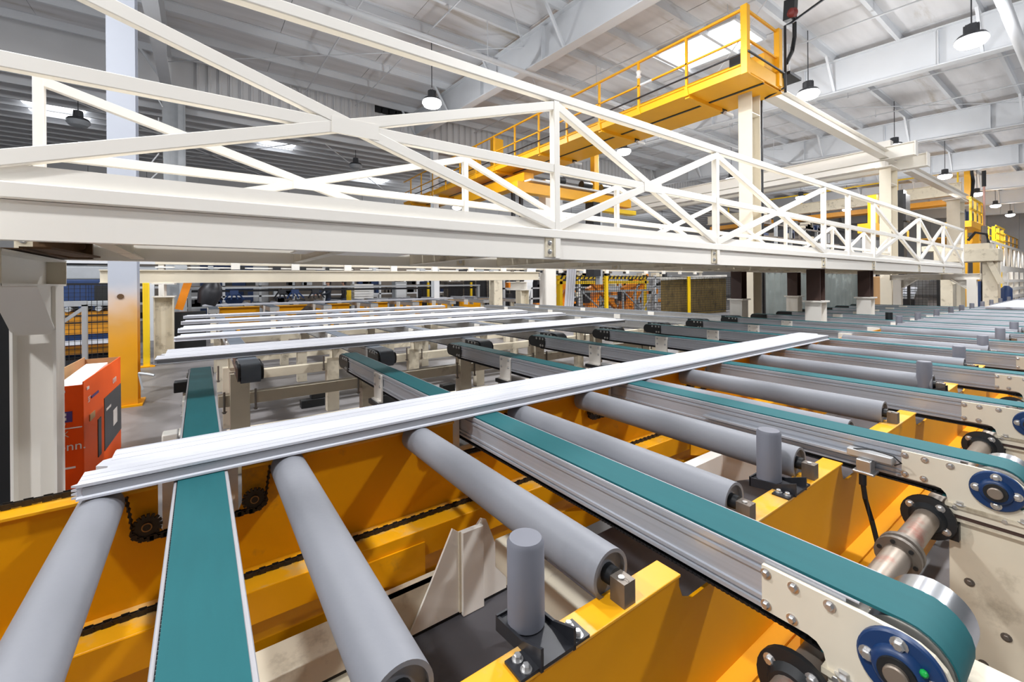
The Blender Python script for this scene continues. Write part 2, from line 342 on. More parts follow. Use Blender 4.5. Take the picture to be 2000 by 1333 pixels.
# ---------------------------------------------------------------- white footbridge
br = thing('footbridge', 'long cream white truss footbridge crossing over the conveyors', 'footbridge', (-.86, 2.5, 0))
ZT, ZM, ZB = 2.995, 2.44, 1.97
def truss(yf, posts, gates, s):
    """s=+1: the face towards the camera is at yf"""
    y0, y1 = yf, yf+.06; x0, x1 = posts[0]-.03, posts[-1]+.03
    B = .004
    obj('top_rail', MB().box(x0, x1, y0-.002, y1+.002, 2.96, 3.03), CREAM, br, bevel=.008)
    obj('bottom_rail', MB().box(x0, x1, y0-.004, y1+.01, 1.90, 1.966), CREAM, br, bevel=.006)
    obj('toe_plate', MB().box(x0, x1, y0+.03, y0+.042, 1.955, 2.04), CREAM, br)
    c = MB().prism([(y0+.022, 1.74), (y0+.09, 1.74), (y0+.09, 1.752), (y0+.034, 1.752), (y0+.034, 1.885), (y0+.09, 1.885), (y0+.09, 1.897), (y0+.022, 1.897)], 'x', x0, x1)
    obj('edge_channel', c, CREAM, br)
    for i, x in enumerate(posts):
        obj('post', MB().box(x-.027, x+.027, y0, y1, 1.742, 2.962), CREAM, br, bevel=B)
        bx = MB().box(x-.115, x-.028, y0+.012, y0+.022, 1.755, 1.9); bx.box(x-.04, x-.028, y0, y0+.03, 1.755, 1.9)
        k = obj('bracket', bx, CREAMD, br)
        bb = MB(); 
        for z in (1.795, 1.862): bb.bolt((x-.075, y0+.012, z), (0, -1, 0), .014, .012)
        obj('bolt', bb, ZINC, k)
        if i == len(posts)-1: continue
        xa, xb = x+.027, posts[i+1]-.027
        obj('mid_rail', MB().box(xa, xb, y0+.006, y1-.008, ZM-.033, ZM+.033), CREAM, br, bevel=B)
        if i in gates: continue
        for sgn in (0, 1):
            p = (xa-.02, y0+.028, 2.93 if sgn == 0 else 1.985); q = (xb+.02, y0+.028, 1.985 if sgn == 0 else 2.93)
            if posts[i+1]-x > 1.5 or True:
                obj('diagonal_brace', MB().bar(p, q, .05-.004*sgn, .064), CREAM, br, bevel=B)
        if i == 0 or posts[i+1]-x > 2:
            xm = (xa+xb)/2; obj('gusset_plate', MB().box(xm-.1, xm+.16, y0+.001, y0+.01, ZM-.045, ZM+.045), CREAM, br)
truss(2.5, [-.86, 2.245, 4.58, 7.61, 9.93, 13.1, 15.5, 17.95], (3,), 1)
truss(4.14, [-.86, 2.38, 4.88, 7.56, 10.4, 13.1, 15.5, 17.95], (), -1)
obj('post', MB().box(8.62, 8.70, 2.505, 2.565, 1.96, 2.962), CREAM, br, bevel=.004)
for k in range(6):
    y = 2.62+k*.25; mb = MB().box(-.86, 17.95, y, y+.225, 1.905, 1.915)
    for dy in (0, .105, .215): mb.box(-.86, 17.95, y+dy, y+dy+.01, 1.855, 1.905)
    obj('deck_plank', mb, CREAMD, br, smooth=False)
for k in range(18):
    x = -.4 + k*1.06; mb = MB().box(x, x+.012, 2.55, 4.15, 1.76, 1.855); mb.box(x, x+.07, 2.55, 4.15, 1.752, 1.762)
    obj('cross_beam', mb, CREAMD, br, smooth=False)
for k in range(3): obj('grating', MB().box(.55+2.6*k, 1.35+2.6*k, 2.62, 3.6, 1.79, 1.80), CREAM, br)
sc_ = MB().box(-.86, -.72, 3.2, 4.12, 1.745, 1.751); sc_.bar((-.7, 3.3, 1.76), (-.62, 4.12, 1.76), .12, .012); sc_.box(-.88, -.6, 4.1, 4.136, 1.745, 1.88); obj('scorched_plate', sc_, RUST, br)
mb = MB().lathe([(0, .03), (.02, .03)], (-.66, 4.09, 1.83), (0, -1, 0), 14); obj('lifting_lug', mb, RUST, br)
# portal frames under both ends
def portal(x, lab):
    t = obj('portal_frame', MB().hbeam((x, 2.2, 1.648), (x, 4.2, 1.648), .2, .175, .012), CREAM, br, smooth=False, label=lab)
    for y in (2.375, 4.025):
        obj('leg', MB().hbeam((x, y, .012), (x, y, 1.56), .2, .2, .014, up=(1, 0, 0)), CREAM, t, smooth=False)
        d = 1 if y < 3 else -1
        mb = MB().bar((x, y+d*.06, 1.26), (x, y+d*.45, 1.56), .19, .012, up=(0, -d, 1)); mb.prism([(y+d*.09, 1.30), (y+d*.09, 1.56), (y+d*.42, 1.56)], 'x', x+.07, x+.082)
        obj('knee_brace', mb, CREAM, t, smooth=False)
        obj('foot_plate', MB().box(x-.15, x+.15, y-.14, y+.14, 0, .014), CREAMD, t)
    for y in (2.2, 3.0, 4.2): obj('end_plate', MB().box(x-.1, x+.1, y-.006, y+.006, 1.56, 1.736), CREAMD, t)
portal(-.845, 'cream H-section portal frame under the near left end'); portal(18.2, 'cream portal frame under the far right end')
for (x, y) in ((7.93, 2.75), (10.3, 2.75), (8.01, 4.0), (10.37, 4.0)):
    t = obj('support_leg', MB().hbeam((x, y, 1.245), (x, y, 1.742), .19, .2, .016, up=(1, 0, 0)), BROWN, br, smooth=False, label='brown upper part of the leg')
    obj('cap_plate', MB().box(x-.15, x+.15, y-.14, y+.14, 1.22, 1.245), CREAM, t)
    obj('lower_leg', MB().hbeam((x, y, 0), (x, y, 1.22), .22, .23, .014, up=(1, 0, 0)), CREAM, t, smooth=False)
# ---------------------------------------------------------------- front row of belt conveyors
def belt_loop(n=9):
    yc, zc, r = .217, .879, .071; yt, zt, rt = 3.955, .889, .061
    P = [(yt, .95)]
    P += [(yc, .95)]
    for k in range(1, 13): a = math.pi/2 + math.pi*k/13; P.append((yc+r*math.cos(a), zc+r*math.sin(a)))
    P += [(yc+.02, zc-r), (.345, .806), (.40, .812), (yt-.25, .812), (yt-.02, .828)]
    for k in range(0, 9): a = -math.pi/2 + math.pi*k/9; P.append((yt+rt*math.cos(a), zt+rt*math.sin(a)))
    return P
def off(P, d):
    out = []
    n = len(P)
    for i in range(n):
        a, b = Vector(P[i-1]+(0,)), Vector(P[(i+1) % n]+(0,)); t = (b-a).normalized(); out.append((P[i][0]-t.y*d, P[i][1]+t.x*d))
    return out
def belt_mesh(P, w):
    mb = MB(); Q = off(P, .006); n = len(P)
    vs = [(-w, p[0], p[1]) for p in P]+[(w, p[0], p[1]) for p in P]+[(-w, p[0], p[1]) for p in Q]+[(w, p[0], p[1]) for p in Q]; fs = []
    for i in range(n):
        j = (i+1) % n; fs += [(i, j, n+j, n+i), (2*n+i, 2*n+j, 3*n+j, 3*n+i), (i, j, 2*n+j, 2*n+i), (n+i, n+j, 3*n+j, 3*n+i)]
    return mb.add(vs, fs)
def rail_profile(w=.07):
    h = [(w-.006, .943), (w, .943), (w, .930), (w-.006, .928), (w-.006, .922), (w, .920), (w, .912), (w-.005, .910), (w-.005, .862), (w, .860), (w, .852), (w-.007, .850), (w-.007, .845), (w, .843), (w, .834), (w-.01, .832)]
    return h + [(-x, z) for x, z in h[::-1]]
BP = belt_loop()
class Kit: pass
K = Kit()
def mk(name, mb, m, smooth=True):
    me = mb.mesh(name)
    if smooth: me.polygons.foreach_set('use_smooth', [True]*len(me.polygons)); me.set_sharp_from_angle(angle=math.radians(38))
    me.materials.append(m); return me
K.belt = mk('belt', belt_mesh(BP, .06), TEAL)
K.belt.materials.append(BLACK)
for p_ in K.belt.polygons:
    if p_.center.z < .83 and p_.center.y > .3: p_.material_index = 1
K.rail = mk('rail', MB().prism(rail_profile(), 'y', .30, 3.93), ALU, False)
K.bed = mk('return_shade', MB().box(-.05, .05, .34, 3.9, .8195, .8325), BLACK, False)  # black filler standing in for the shadowed gap below the rail
tb = MB()                                   # belt teeth, visible along both edges
for k in range(300):
    y = .36+k*.0115; tb.box(-.0622, -.055, y, y+.006, .9395, .9445); tb.box(-.0622, -.05, y, y+.006, .8125, .8185)
K.teeth = mk('belt_teeth', tb, BLACK, False)
K.edge = mk('lit_lip', MB().box(.0602, .068, .28, 3.93, .943, .9475), LITLIP, False)  # thin strips stand in for the lit top edges of the rail
K.edge2 = mk('lit_lip', MB().box(-.068, -.0625, .28, 3.93, .943, .9455), LITLIP, False)
pl = [(.447, .937), (.27, .937)] + [(.217+.066*math.cos(a), .879+.056*math.sin(a)) for a in [math.pi*.5+.11*math.pi*k for k in range(0, 8)]] + [(.105, .80), (.105, .765), (.325, .765), (.327, .80), (.333, .825), (.345, .838), (.36, .842), (.447, .842)]
K.plate = mk('drive_plate', MB().prism(pl, 'x', -.083, -.072), CREAMP, False)
bb = MB()
for y, z in ((.438, .922), (.385, .922), (.322, .922), (.438, .855), (.388, .855), (.312, .812)): bb.bolt((-.083, y, z), (-1, 0, 0), .0075, .006)
K.bolts = [mk('bolt', MB().bolt((-.083, y, z), (-1, 0, 0), .0075, .006), ZINC) for y, z in ((.438, .922), (.385, .922), (.322, .922), (.438, .855), (.388, .855), (.312, .79), (.2, .79))]
fl = MB().lathe([(0, .061), (.009, .061), (.012, .058), (.013, .040), (.022, .036), (.026, .030)], (-.083, .217, .879), (-1, 0, 0), 40)
K.flange = mk('flange_bearing', fl, BLUEP)
K.seal = mk('bearing_seal', MB().lathe([(.02, .029), (.03, .027), (.03, .02)], (-.083, .217, .879), (-1, 0, 0), 24), BLACK)
K.shaftend = mk('shaft_end', MB().lathe([(.02, .0175), (.036, .0175), (.038, .015)], (-.083, .217, .879), (-1, 0, 0), 20), SHAFT)
K.fbolt = [mk('flange_bolt', MB().bolt((-.095, .217+.044*math.cos(a), .879+.044*math.sin(a)), (-1, 0, 0), .009, .008), ZINC) for a in (0, math.pi/2, math.pi, 1.5*math.pi)]
K.grease = mk('grease_cap', MB().lathe([(0, .006), (.006, .006), (.01, .003)], (-.1, .185, .90), (-1, -.3, .4), 8), GREENB)
K.pulley = mk('drive_pulley', MB().lathe([(-.06, .068), (.128, .068), (.131, .065)], (0, .217, .879), (1, 0, 0), 40), STEEL)
sb = MB().box(-.075, .02, .09, .327, 0, .745); sb.box(-.09, .17, .085, .335, .745, .752); sb.box(-.09, .17, .085, .335, .788, .80)
sb.box(.02, .15, .09, .1, 0, .745); sb.box(.14, .152, .09, .327, 0, .745)
K.stand = mk('drive_stand', sb, CREAMD, False)
K.spacer = mk('spacer_block', MB().box(-.08, .12, .10, .325, .752, .788), BROWN, False)
K.sbolt = [mk('stand_bolt', MB().bolt((-.08, y, .80), (0, 0, 1), .011, .01), ZINC) for y in (.30, .16)] + [mk('stand_bolt', MB().bolt((-.075, y, z), (-1, 0, 0), .009, .006), GREYST) for y, z in ((.28, .55), (.2, .42), (.25, .3))]
K.sflange = mk('shaft_flange', MB().lathe([(0, .072), (.012, .072), (.014, .05), (.03, .04), (.032, .028)], (-.10, .374, .735), (-1, 0, 0), 26).box(-.1, -.07, .3, .36, .68, .74), BLACK)
K.sfbolt = [mk('flange_bolt', MB().bolt((-.112, .374+.054*math.cos(a), .735+.054*math.sin(a)), (-1, 0, 0), .009, .007), ZINC) for a in (.6, 2.2, 3.7)]
# tail end: black block with screws and idler
tl = MB(); 
for s in (-1, 1):
    tl.prism([(3.72, .944), (3.72, .834), (3.93, .834)]+[(3.955+.055*math.cos(a), .889+.055*math.sin(a)) for a in [-math.pi/2+math.pi*k/7 for k in range(8)]]+[(3.93, .944)], 'x', s*.062, s*.074)
K.tail = mk('tail_block', tl, BLACK)
K.tbolt = [mk('tail_screw', MB().bolt((s*.074, y, z), (s, 0, 0), .009, .006), ZINC) for s in (-1,) for y, z in ((3.75, .925), (3.80, .925), (3.86, .925), (3.75, .85), (3.79, .85))]
sbk = MB().box(-.082, -.0705, 2.88, 3.03, .76, .941); sbk.box(-.10, -.0705, 2.88, 3.03, .755, .765)
K.clamp = mk('clamp_plate', sbk, CREAM, False)
K.cbolt = [mk('clamp_bolt', MB().bolt((-.082, y, z), (-1, 0, 0), .0075, .006), ZINC) for y in (2.905, 3.005) for z in (.92, .86)]
K.cpad = mk('rubber_pad', MB().box(-.115, .06, 2.86, 3.05, .725, .755), BLACK, False)
pst = MB().box(-.1, -.02, 2.87, 3.03, 0, .725); pst.box(-.1, .06, 2.87, 2.88, 0, .725); pst.box(-.1, .06, 3.02, 3.03, 0, .725)
K.cpost = mk('support_post', pst, CREAMD, False)
cr = MB(); 
for s in (-1, 1):
    cr.prism([(s*.07, .92), (s*.105, .92), (s*.105, .74), (s*.092, .73), (s*.07, .73)], 'y', 1.82, 1.95); 
cr.box(-.1, .1, 1.84, 1.93, .74, .77)
K.cradle = mk('cradle_bracket', cr, CREAM, False)
def add(parent, me, label=None):
    o = bpy.data.objects.new(me.name, me); COL.objects.link(o); o.parent = parent
    if label: o['label'] = label
    return o
FRONT = []
front_lab = ['teal belt conveyor seen end-on at left, running straight away under the near white panel',
 'teal belt conveyor at lower right with the nearest blue bearing and silver pulley',
 'teal belt conveyor with a sensor clipped on its rail, ending beside the drive shaft',
 'teal belt conveyor behind the tall mid grey bumper post, reaching the right edge',
 'teal belt conveyor crossing just under the right end of the near white panel',
 'teal belt conveyor just behind the right end of the near white panel',
 'teal belt conveyor running behind the third grey bumper post from the front']
for n in range(14):
    x = 1.066*n
    lab = front_lab[n] if n < 7 else ORD[n]+' teal belt conveyor from the left in the front row, toward the right edge'
    t = thing('belt_conveyor', lab, 'conveyor', (x, 0, 0), 'front row of teal belt conveyors', world=False); FRONT.append(t)
    add(t, K.belt); r = add(t, K.rail); add(t, K.bed); add(t, K.edge); add(t, K.edge2)
    if n < 7:
        o = add(t, K.teeth); o['kind'] = 'stuff'
    p = add(t, K.plate)
    tb_ = add(t, K.tail); c = add(t, K.clamp); add(t, K.cpad); add(t, K.cpost); add(t, K.cradle)
    add(t, K.pulley); s = add(t, K.stand); add(t, K.spacer)
    if n < 8:
        for m in K.bolts: add(p, m)
        f = add(t, K.flange); add(f, K.seal); add(f, K.shaftend)
        for m in K.fbolt: add(f, m)
        if n == 1: add(f, K.grease)
        for m in K.sbolt: add(s, m)
        q = add(t, K.sflange)
        for m in K.sfbolt: add(q, m)
        for m in K.tbolt: add(tb_, m)
        for m in K.cbolt: add(c, m)
# drive shaft linking the stands
t = thing('drive_shaft', 'worn steel drive shaft with flange couplings between the conveyor stands at lower right', 'shaft', (0, .374, .735))
obj('tube', MB().lathe([(0, .024), (.5, .024), (.52, .034), (4.5, .034)], (-.4, .374, .735), (1, 0, 0), 20), SHAFT, t)
for x in (.62, 1.66, 2.73, 3.8):
    c = obj('coupling', MB().lathe([(0, .055), (.016, .055), (.018, .046), (.03, .046), (.032, .055), (.05, .055), (.052, .038), (.075, .036)], (x, .374, .735), (1, 0, 0), 24), GREYST, t)
    for k in range(6):
        a = k*math.pi/3+.3; obj('coupling_bolt', MB().lathe([(0, .006), (.004, .006)], (x-.004, .374+.043*math.cos(a), .735+.043*math.sin(a)), (1, 0, 0), 8), BLACK, c)
# sensor on the rail of the third conveyor
t = thing('sensor_bracket', 'small silver sensor bracket with black cable clipped on a conveyor rail', 'sensor', (2.04, .62, .9))
obj('slide_bar', MB().box(2.03, 2.056, .47, 1.2, .875, .887), ALU, t, bevel=.002)
obj('sensor_body', MB().box(2.012, 2.05, .465, .60, .884, .91), ALUF, t, bevel=.003)
obj('clamp', MB().box(1.985, 2.05, .51, .575, .832, .842).box(1.99, 2.04, .52, .565, .84, .884), ZINC, t, bevel=.003)
obj('plug', MB().cyl((2.0, .547, .834), (2.0, .547, .79), .012, 10), BLACK, t)
obj('cable', MB().tube([(2.0, .547, .80), (2.0, .540, .74), (1.995, .52, .67), (1.98, .50, .60), (1.97, .485, .54)], .0085, 8), BLACK, t)
obj('thin_cable', MB().tube([(2.02, .58, .91), (2.015, .52, .925), (2.01, .46, .92), (2.015, .44, .90), (2.02, .46, .885)], .0028, 6), BLACK, t)
# ---------------------------------------------------------------- roller tables
def cut_plate(x0, x1, gaps, zlow, ztop, znotch):
    """profile in (x,z) of a beam web with rounded notches where the belts pass"""
    P = [(x0, zlow), (x1, zlow), (x1, ztop)]
    for a, b in sorted(gaps, reverse=True):
        P += [(b, ztop), (b, znotch+.05), (b-.015, znotch+.015), (b-.05, znotch), (a+.05, znotch), (a+.015, znotch+.015), (a, znotch+.05), (a, ztop)]
    return P + [(x0, ztop)]
def spans(x0, x1, gaps):
    out = []; a = x0
    for g0, g1 in sorted(gaps): out.append((a, g0)); a = g1
    out.append((a, x1)); return [s for s in out if s[1] > s[0]+.01]
def roller_meshes(y0, y1):
    r = MB().lathe([(0.012, .03), (.012, .047), (0, .047), (-.0, .054), (-.0, .0555), (y1-y0, .0555), (y1-y0, .03)], (0, y0, .894), (0, 1, 0), 36)
    c = MB().lathe([(.02, .046), (.02, .012)], (0, y0, .894), (0, 1, 0), 20); c.lathe([(-.012, .02), (.02, .022)], (0, y0, .894), (0, 1, 0), 16)
    s = MB().cyl((0, y0-.05, .894), (0, y0+.02, .894), .012, 12)
    b = MB().box(-.017, .019, y0-.052, y0-.012, .852, .905)
    bo = MB().bolt((.019, y0-.03, .87), (1, 0, 0), .008, .006); b2 = MB().lathe([(0, .007), (.003, .007)], (-.003, y0-.032, .905), (0, 0, 1), 10)
    return mk('roller', r, RUB), mk('end_cap', c, BLACK), mk('shaft', s, GREYST), mk('bearing_block', b, GREYST, False), mk('bolt', bo, ZINC), mk('set_screw', b2, ZINC)
def bumper_meshes():
    b = MB().lathe([(0, .034), (.004, .038), (.165, .038), (.174, .033)], (0, .70, .861), (0, 0, 1), 28)
    br_ = MB()
    for s in (-1, 1): br_.prism([(.745, .865), (.745, .835), (.60, .852), (.60, .895), (.66, .872)], 'x', s*.04-.003, s*.04+.003)
    br_.box(-.042, .042, .60, .747, .855, .862)
    for s in (-1, 1): br_.box(s*.043 if s > 0 else -.085, .085 if s > 0 else -.043, .605, .655, .852, .858)
    br_.box(-.043, .043, .742, .747, .835, .868)
    return [mk('bumper_post', b, PVC), mk('bracket', br_, BLKST, False)] + [mk('bolt', MB().bolt((s*.064, y, .858), (0, 0, 1), .0075, .009), ZINC) for s in (-1, 1) for y in (.617, .643)]
RM = roller_meshes(.662, 1.765); BM = bumper_meshes()
def chain(pts, w=.012, step=.016):
    """link plates and rollers along a polyline in an xz plane; returns one mesh"""
    mb = MB(); acc = []
    for i in range(len(pts)-1):
        a, b = Vector(pts[i]), Vector(pts[i+1]); n = max(1, int((b-a).length/step))
        for k in range(n): acc.append(a+(b-a)*k/n)
    acc.append(Vector(pts[-1]))
    for i in range(len(acc)-1):
        o = .008 if i % 2 else .005
        for s in (-1, 1): mb.bar(acc[i]+Vector((0, s*o, 0)), acc[i+1]+Vector((0, s*o, 0)), .002, .016 if i % 2 else .013)
        mb.cyl(acc[i]+Vector((0, -.009, 0)), acc[i]+Vector((0, .009, 0)), .005, 5)
    return mb
def roller_table(name, lab, x0, x1, rollers, belts, bumpers, detail):
    t = thing(name, lab, 'conveyor', (x0, .6, 0))
    gaps = [(b-.14, b+.14) for b in belts if x0 < b-.15 and b+.15 < x1]
    web = MB().prism(cut_plate(x0, x1, gaps, .505, .846, .772), 'y', .61, .618)
    w = obj('side_beam', web, YEL, t, smooth=False)
    for a, b in spans(x0, x1, gaps): obj('top_flange', MB().box(a, b, .605, .672, .846, .853), YELW, w, bevel=.0015)
    obj('bottom_flange', MB().box(x0, x1, .555, .618, .497, .505), YEL, w, smooth=False)
    obj('lower_rail', MB().box(x0, x1, .53, .60, .34, .495), YEL, t, bevel=.004)
    obj('lower_rail', MB().box(x0, x1, .56, .62, .14, .30), YEL, t, bevel=.004)
    for x in [b+.32 for b in belts if x0 < b < x1-.5]:
        obj('upright', MB().box(x, x+.05, .50, .528, .1, .56).box(x-.01, x+.1, .5, .61, .1, .14), YEL, t, bevel=.003)
    # far side
    fgaps = [(b-.115, b+.115) for b in belts if x0 < b-.15 and b+.15 < x1]
    fw = MB().prism(cut_plate(x0, x1, fgaps, .545, .905, .735), 'y', 1.80, 1.808)
    f = obj('side_beam', fw, YEL, t, smooth=False)
    for a, b in [q for q in spans(x0, x1, fgaps) if q[1] < 5.3]: obj('top_flange', MB().box(a, b, 1.785, 1.875, .905, .915), YELW, f, bevel=.0015)
    obj('chain_ledge', MB().box(x0, x1, 1.655, 1.80, .535, .548), YELW, t, bevel=.002)
    obj('ledge_lip', MB().box(x0, x1, 1.65, 1.656, .44, .546), YEL, t, smooth=False)
    obj('lower_rail', MB().box(x0, x1, 1.68, 1.80, .22, .36), YEL, t, bevel=.004)
    for b in belts:
        if x0+.3 < b < x1-.3: obj('ledge_gusset', MB().prism([(b-.56, .50), (b-.33, .50), (b-.33, .356), (b-.40, .358), (b-.56, .40)], 'y', 1.642, 1.649), YEL, t, smooth=False)
    for i, x in enumerate(rollers):
        r = add(t, RM[0]); r.location = (x-x0, -.6, 0)
        for m in RM[1:] if x < 6 else RM[1:4]: add(r, m)
    for x in bumpers:
        r = add(t, BM[0]); r.location = (x-x0, -.6, 0); k = add(r, BM[1])
        for q in BM[2:] if x < 5 else []: add(r, q)
    if detail:
        for x in rollers[:7]:
            s = 1 if min(abs(x-.05-b) for b in belts) < min(abs(x+.05-b) for b in belts) else -1
            # idler sprocket on the side of the roller that faces its belt
            q = -1 if s > 0 else 1
            sx = x + (q if True else 1)*.105
            sp = MB().lathe([(0, .03), (.008, .03)], (sx, 1.775, .80), (0, -1, 0), 26)
            for k in range(17): a = k*2*math.pi/17; sp.bar((sx+.028*math.cos(a), 1.771, .80+.028*math.sin(a)), (sx+.038*math.cos(a), 1.771, .80+.038*math.sin(a)), .008, .009, up=(0, 1, 0))
            so = obj('idler_sprocket', sp, BLACK, t); obj('hub_ring', MB().lathe([(0, .0135), (.006, .0135), (.006, .0105), (.004, .0105)], (sx, 1.767, .80), (0, -1, 0), 20), BRONZE, so); obj('bore', MB().lathe([(.0055, .0102), (.0066, .0102)], (sx, 1.767, .80), (0, -1, 0), 16), BLACK, so)
            c = [(x-q*.058, 1.771, .90)] + [(x-q*.0+q*.0, 1.771, .951)]*0
            pts = [(x+q*.057, 1.771, .90), (sx-q*.036, 1.771, .81)]
            for k in range(1, 7): a = math.pi + k*math.pi/12; pts.append((sx+q*.038*math.cos(a), 1.771, .80+.038*math.sin(a)))
            pts.append((sx+q*.30, 1.771, .765)); obj('drive_chain', chain(pts), CHAINM, t)
        obj('return_chain', chain([(x0, 1.74, .556), (3.0, 1.74, .556)], step=.02), CHAINM, t)
        obj('return_chain', chain([(x0, 1.855, .925), (-.26, 1.855, .925)], step=.02), CHAINM, t)
    return t
belts = [1.066*n for n in range(14)]
near_rollers = [-.245, .255, .745, 1.29, 1.75, 2.27, 2.75, 3.76, 4.75, 5.44, 5.85, 6.5]
roller_table('roller_table', 'deep yellow framed roller table with grey rollers and upright bumper posts in the foreground', -1.3, 6.8, near_rollers, belts[:7], [.533+1.066*k for k in range(6) if k != 2], True)
t2 = roller_table('roller_table', 'farther roller table with pale closely spaced rollers toward the right edge', 6.82, 15.2, [7.25+.36*k for k in range(21) if min(abs(7.25+.36*k-b) for b in belts) > .12], belts[7:], [6.93, 8.05], False)
for k, x in enumerate((8.1, 9.12, 10.35, 11.5, 12.5, 13.6, 14.9)):
    r = add(t2, BM[0]); r.location = (x-6.82, -.6+1.08, .01)
obj('dark_stop', MB().cyl((8.65, 2.02, .9), (8.65, 2.02, 1.06), .045, 16), BLACK, t2)
t3 = thing('roller_table', 'distant third table of pale rollers and small bumper posts at the far right', 'conveyor', (15.6, .6, 0))
obj('side_beam', MB().box(15.6, 26, .61, .63, .5, .85), YEL, t3, smooth=False); obj('side_beam', MB().box(15.6, 26, 1.8, 1.82, .5, .9), YEL, t3, smooth=False)
for k in range(22): r = add(t3, RM[0]); r.location = (.3+.45*k, -.6, 0)
for x in (16.2, 17.7, 19.4): r = add(t3, BM[0]); r.location = (x-15.6, -.6+1.08, .01)
for x in (15.65, 20.5, 25.9):
    for y in (.62, 1.8): obj('leg', MB().box(x, x+.1, y, y+.06, 0, .5), YEL, t3, smooth=False)
# cream floor bases under the near table
def floor_base(lab, gx):
    t = thing('floor_stand', lab, 'stand', (gx, 1.59, 0))
    Q = lambda pts: [(gx+p[0]-.9, p[1]) for p in pts]
    obj('base_beam', MB().box(gx-.42, gx+.30, 1.592, 1.604, .2, .378).box(gx-.42, gx+.30, 1.592, 1.63, .366, .378), CREAMD, t, smooth=False)
    obj('gusset_plate', MB().prism(Q([(.64, .2), (1.094, .2), (1.094, .277), (.992, .536), (.967, .547), (.945, .525), (.86, .525), (.83, .549), (.738, .375)]), 'y', 1.580, 1.590), CREAM, t, smooth=False)
    obj('leg', MB().box(gx-.035, gx+.065, 1.558, 1.580, .175+.012, .53), CREAM, t, bevel=.002)
    obj('weld_seam', MB().box(gx-.045, gx-.035, 1.572, 1.580, .2, .53), CREAMD, t)
    obj('shim', MB().box(gx-.40, gx+.28, 1.585, 1.63, .185, .2), BLACK, t, smooth=False)
floor_base('cream floor stand with a triangular gusset behind the nearest bumper post', .9)
floor_base('cream floor stand with a gusset below the third teal conveyor', 3.03)
t = thing('floor_channel', 'worn cream steel channel low under the rollers at lower left', 'beam', (-.2, 1.5, .185))
obj('upper', MB().box(-.32, .52, 1.46, 1.6, .30, .385), CREAMD, t, bevel=.004); obj('lower', MB().box(-.32, .55, 1.44, 1.6, .185, .275), CREAMD, t, bevel=.004); obj('gap_strip', MB().box(-.3, .5, 1.48, 1.58, .275, .30), BLACK, t)
t = thing('floor_channel', 'cream box channel running away low behind the nearest bumper post', 'beam', (.97, .75, .185))
obj('tube', MB().box(.93, 1.01, .72, 1.42, .44, .55), CREAMD, t, bevel=.004)
for y in (.8, 1.3): obj('foot', MB().box(.95, .99, y, y+.05, .185, .44), CREAMD, t)
t = thing('floor_channel', 'short cream box frame low behind the second bumper post', 'beam', (2.2, 1.3, .185))
obj('side_plate', MB().box(2.2, 2.5, 1.35, 1.36, .36, .53).box(2.2, 2.5, 1.36, 1.42, .52, .53), CREAM, t); obj('end_plate', MB().bar((2.5, 1.355, .45), (2.85, 1.2, .45), .01, .17), CREAM, t); obj('foot', MB().box(2.22, 2.48, 1.36, 1.42, .185, .36), CREAMD, t)
t = thing('pit_plate', 'dark grey steel floor plate under the foreground rollers', 'plate', (-1.5, .4, 0))
obj('plate', MB().box(-1.6, 6.7, .66, 1.64, .165, .185), mat('dark_floor', (72, 70, 74), .5, var=.2, scale=6, dirt=(50, 48, 50), dirt_amt=.2), t, smooth=False)
# ---------------------------------------------------------------- second row of conveyors (slate belts)
y0, y1 = 3.86, 10.6
P2 = [(y1, .95), (y0+.06, .95)] + [(y0+.06-.075*math.sin(a), .875+.075*math.cos(a)) for a in [math.pi*k/12 for k in range(13)]] + [(y0+.35, .82), (y1, .82)]
B2 = mk('belt', belt_mesh(P2, .066), GREYBELT)
R2 = mk('rail', MB().prism(rail_profile(.074), 'y', y0+.12, y1-.02), ALUF, False)
T2 = MB()
for s in (-1, 1): T2.prism([(y0+.30, .944), (y0+.30, .834)]+[(y0+.06-.066*math.sin(a), .875+.06*math.cos(a)) for a in [math.pi-math.pi*k/7 for k in range(8)]], 'x', s*.07, s*.086)
T2 = mk('end_block', T2, BLACK)
T2b = MB(); 
for s in (-1, 1):
    for y, z in ((.09, .925), (.15, .925), (.22, .925), (.27, .85)): T2b.bolt((s*.086, y0+y, z), (s, 0, 0), .009, .006)
T2b = mk('screw', T2b, ZINC)
J2 = [mk('splice_plate', MB().box(-.088, -.075, y, y+.15, .76, .94), CREAM, False) for y in (5.6, 7.6, 9.4)]
L2 = [mk('support_post', MB().box(-.07, .05, y, y+.012, .66, .83).box(-.07, .05, y+.12, y+.132, .66, .83).box(-.07, -.058, y, y+.13, .66, .83), CREAMD, False) for y in (5.6, 7.6, 9.4)]
sec_lab = ['slate belt conveyor with its dark end roller beside the cream leg at left centre', 'slate belt conveyor whose dark end sits just right of the first teal tail end', 'slate belt conveyor beginning behind the third teal tail end', 'slate belt conveyor beginning behind the fourth teal tail end']
for k in range(8):
    x = .312+1.066*k
    t = thing('belt_conveyor', sec_lab[k] if k < 4 else ORD[k]+' slate belt conveyor of the second row counted from the left, under the white panels' if k < 7 else 'last slate belt conveyor of the second row with its long bare rail side in view', 'conveyor', (x, 0, 0), 'second row of slate belt conveyors', world=False)
    for m in (B2, R2): add(t, m)
    e = add(t, T2); add(e, T2b)
    for m in J2+L2: add(t, m)
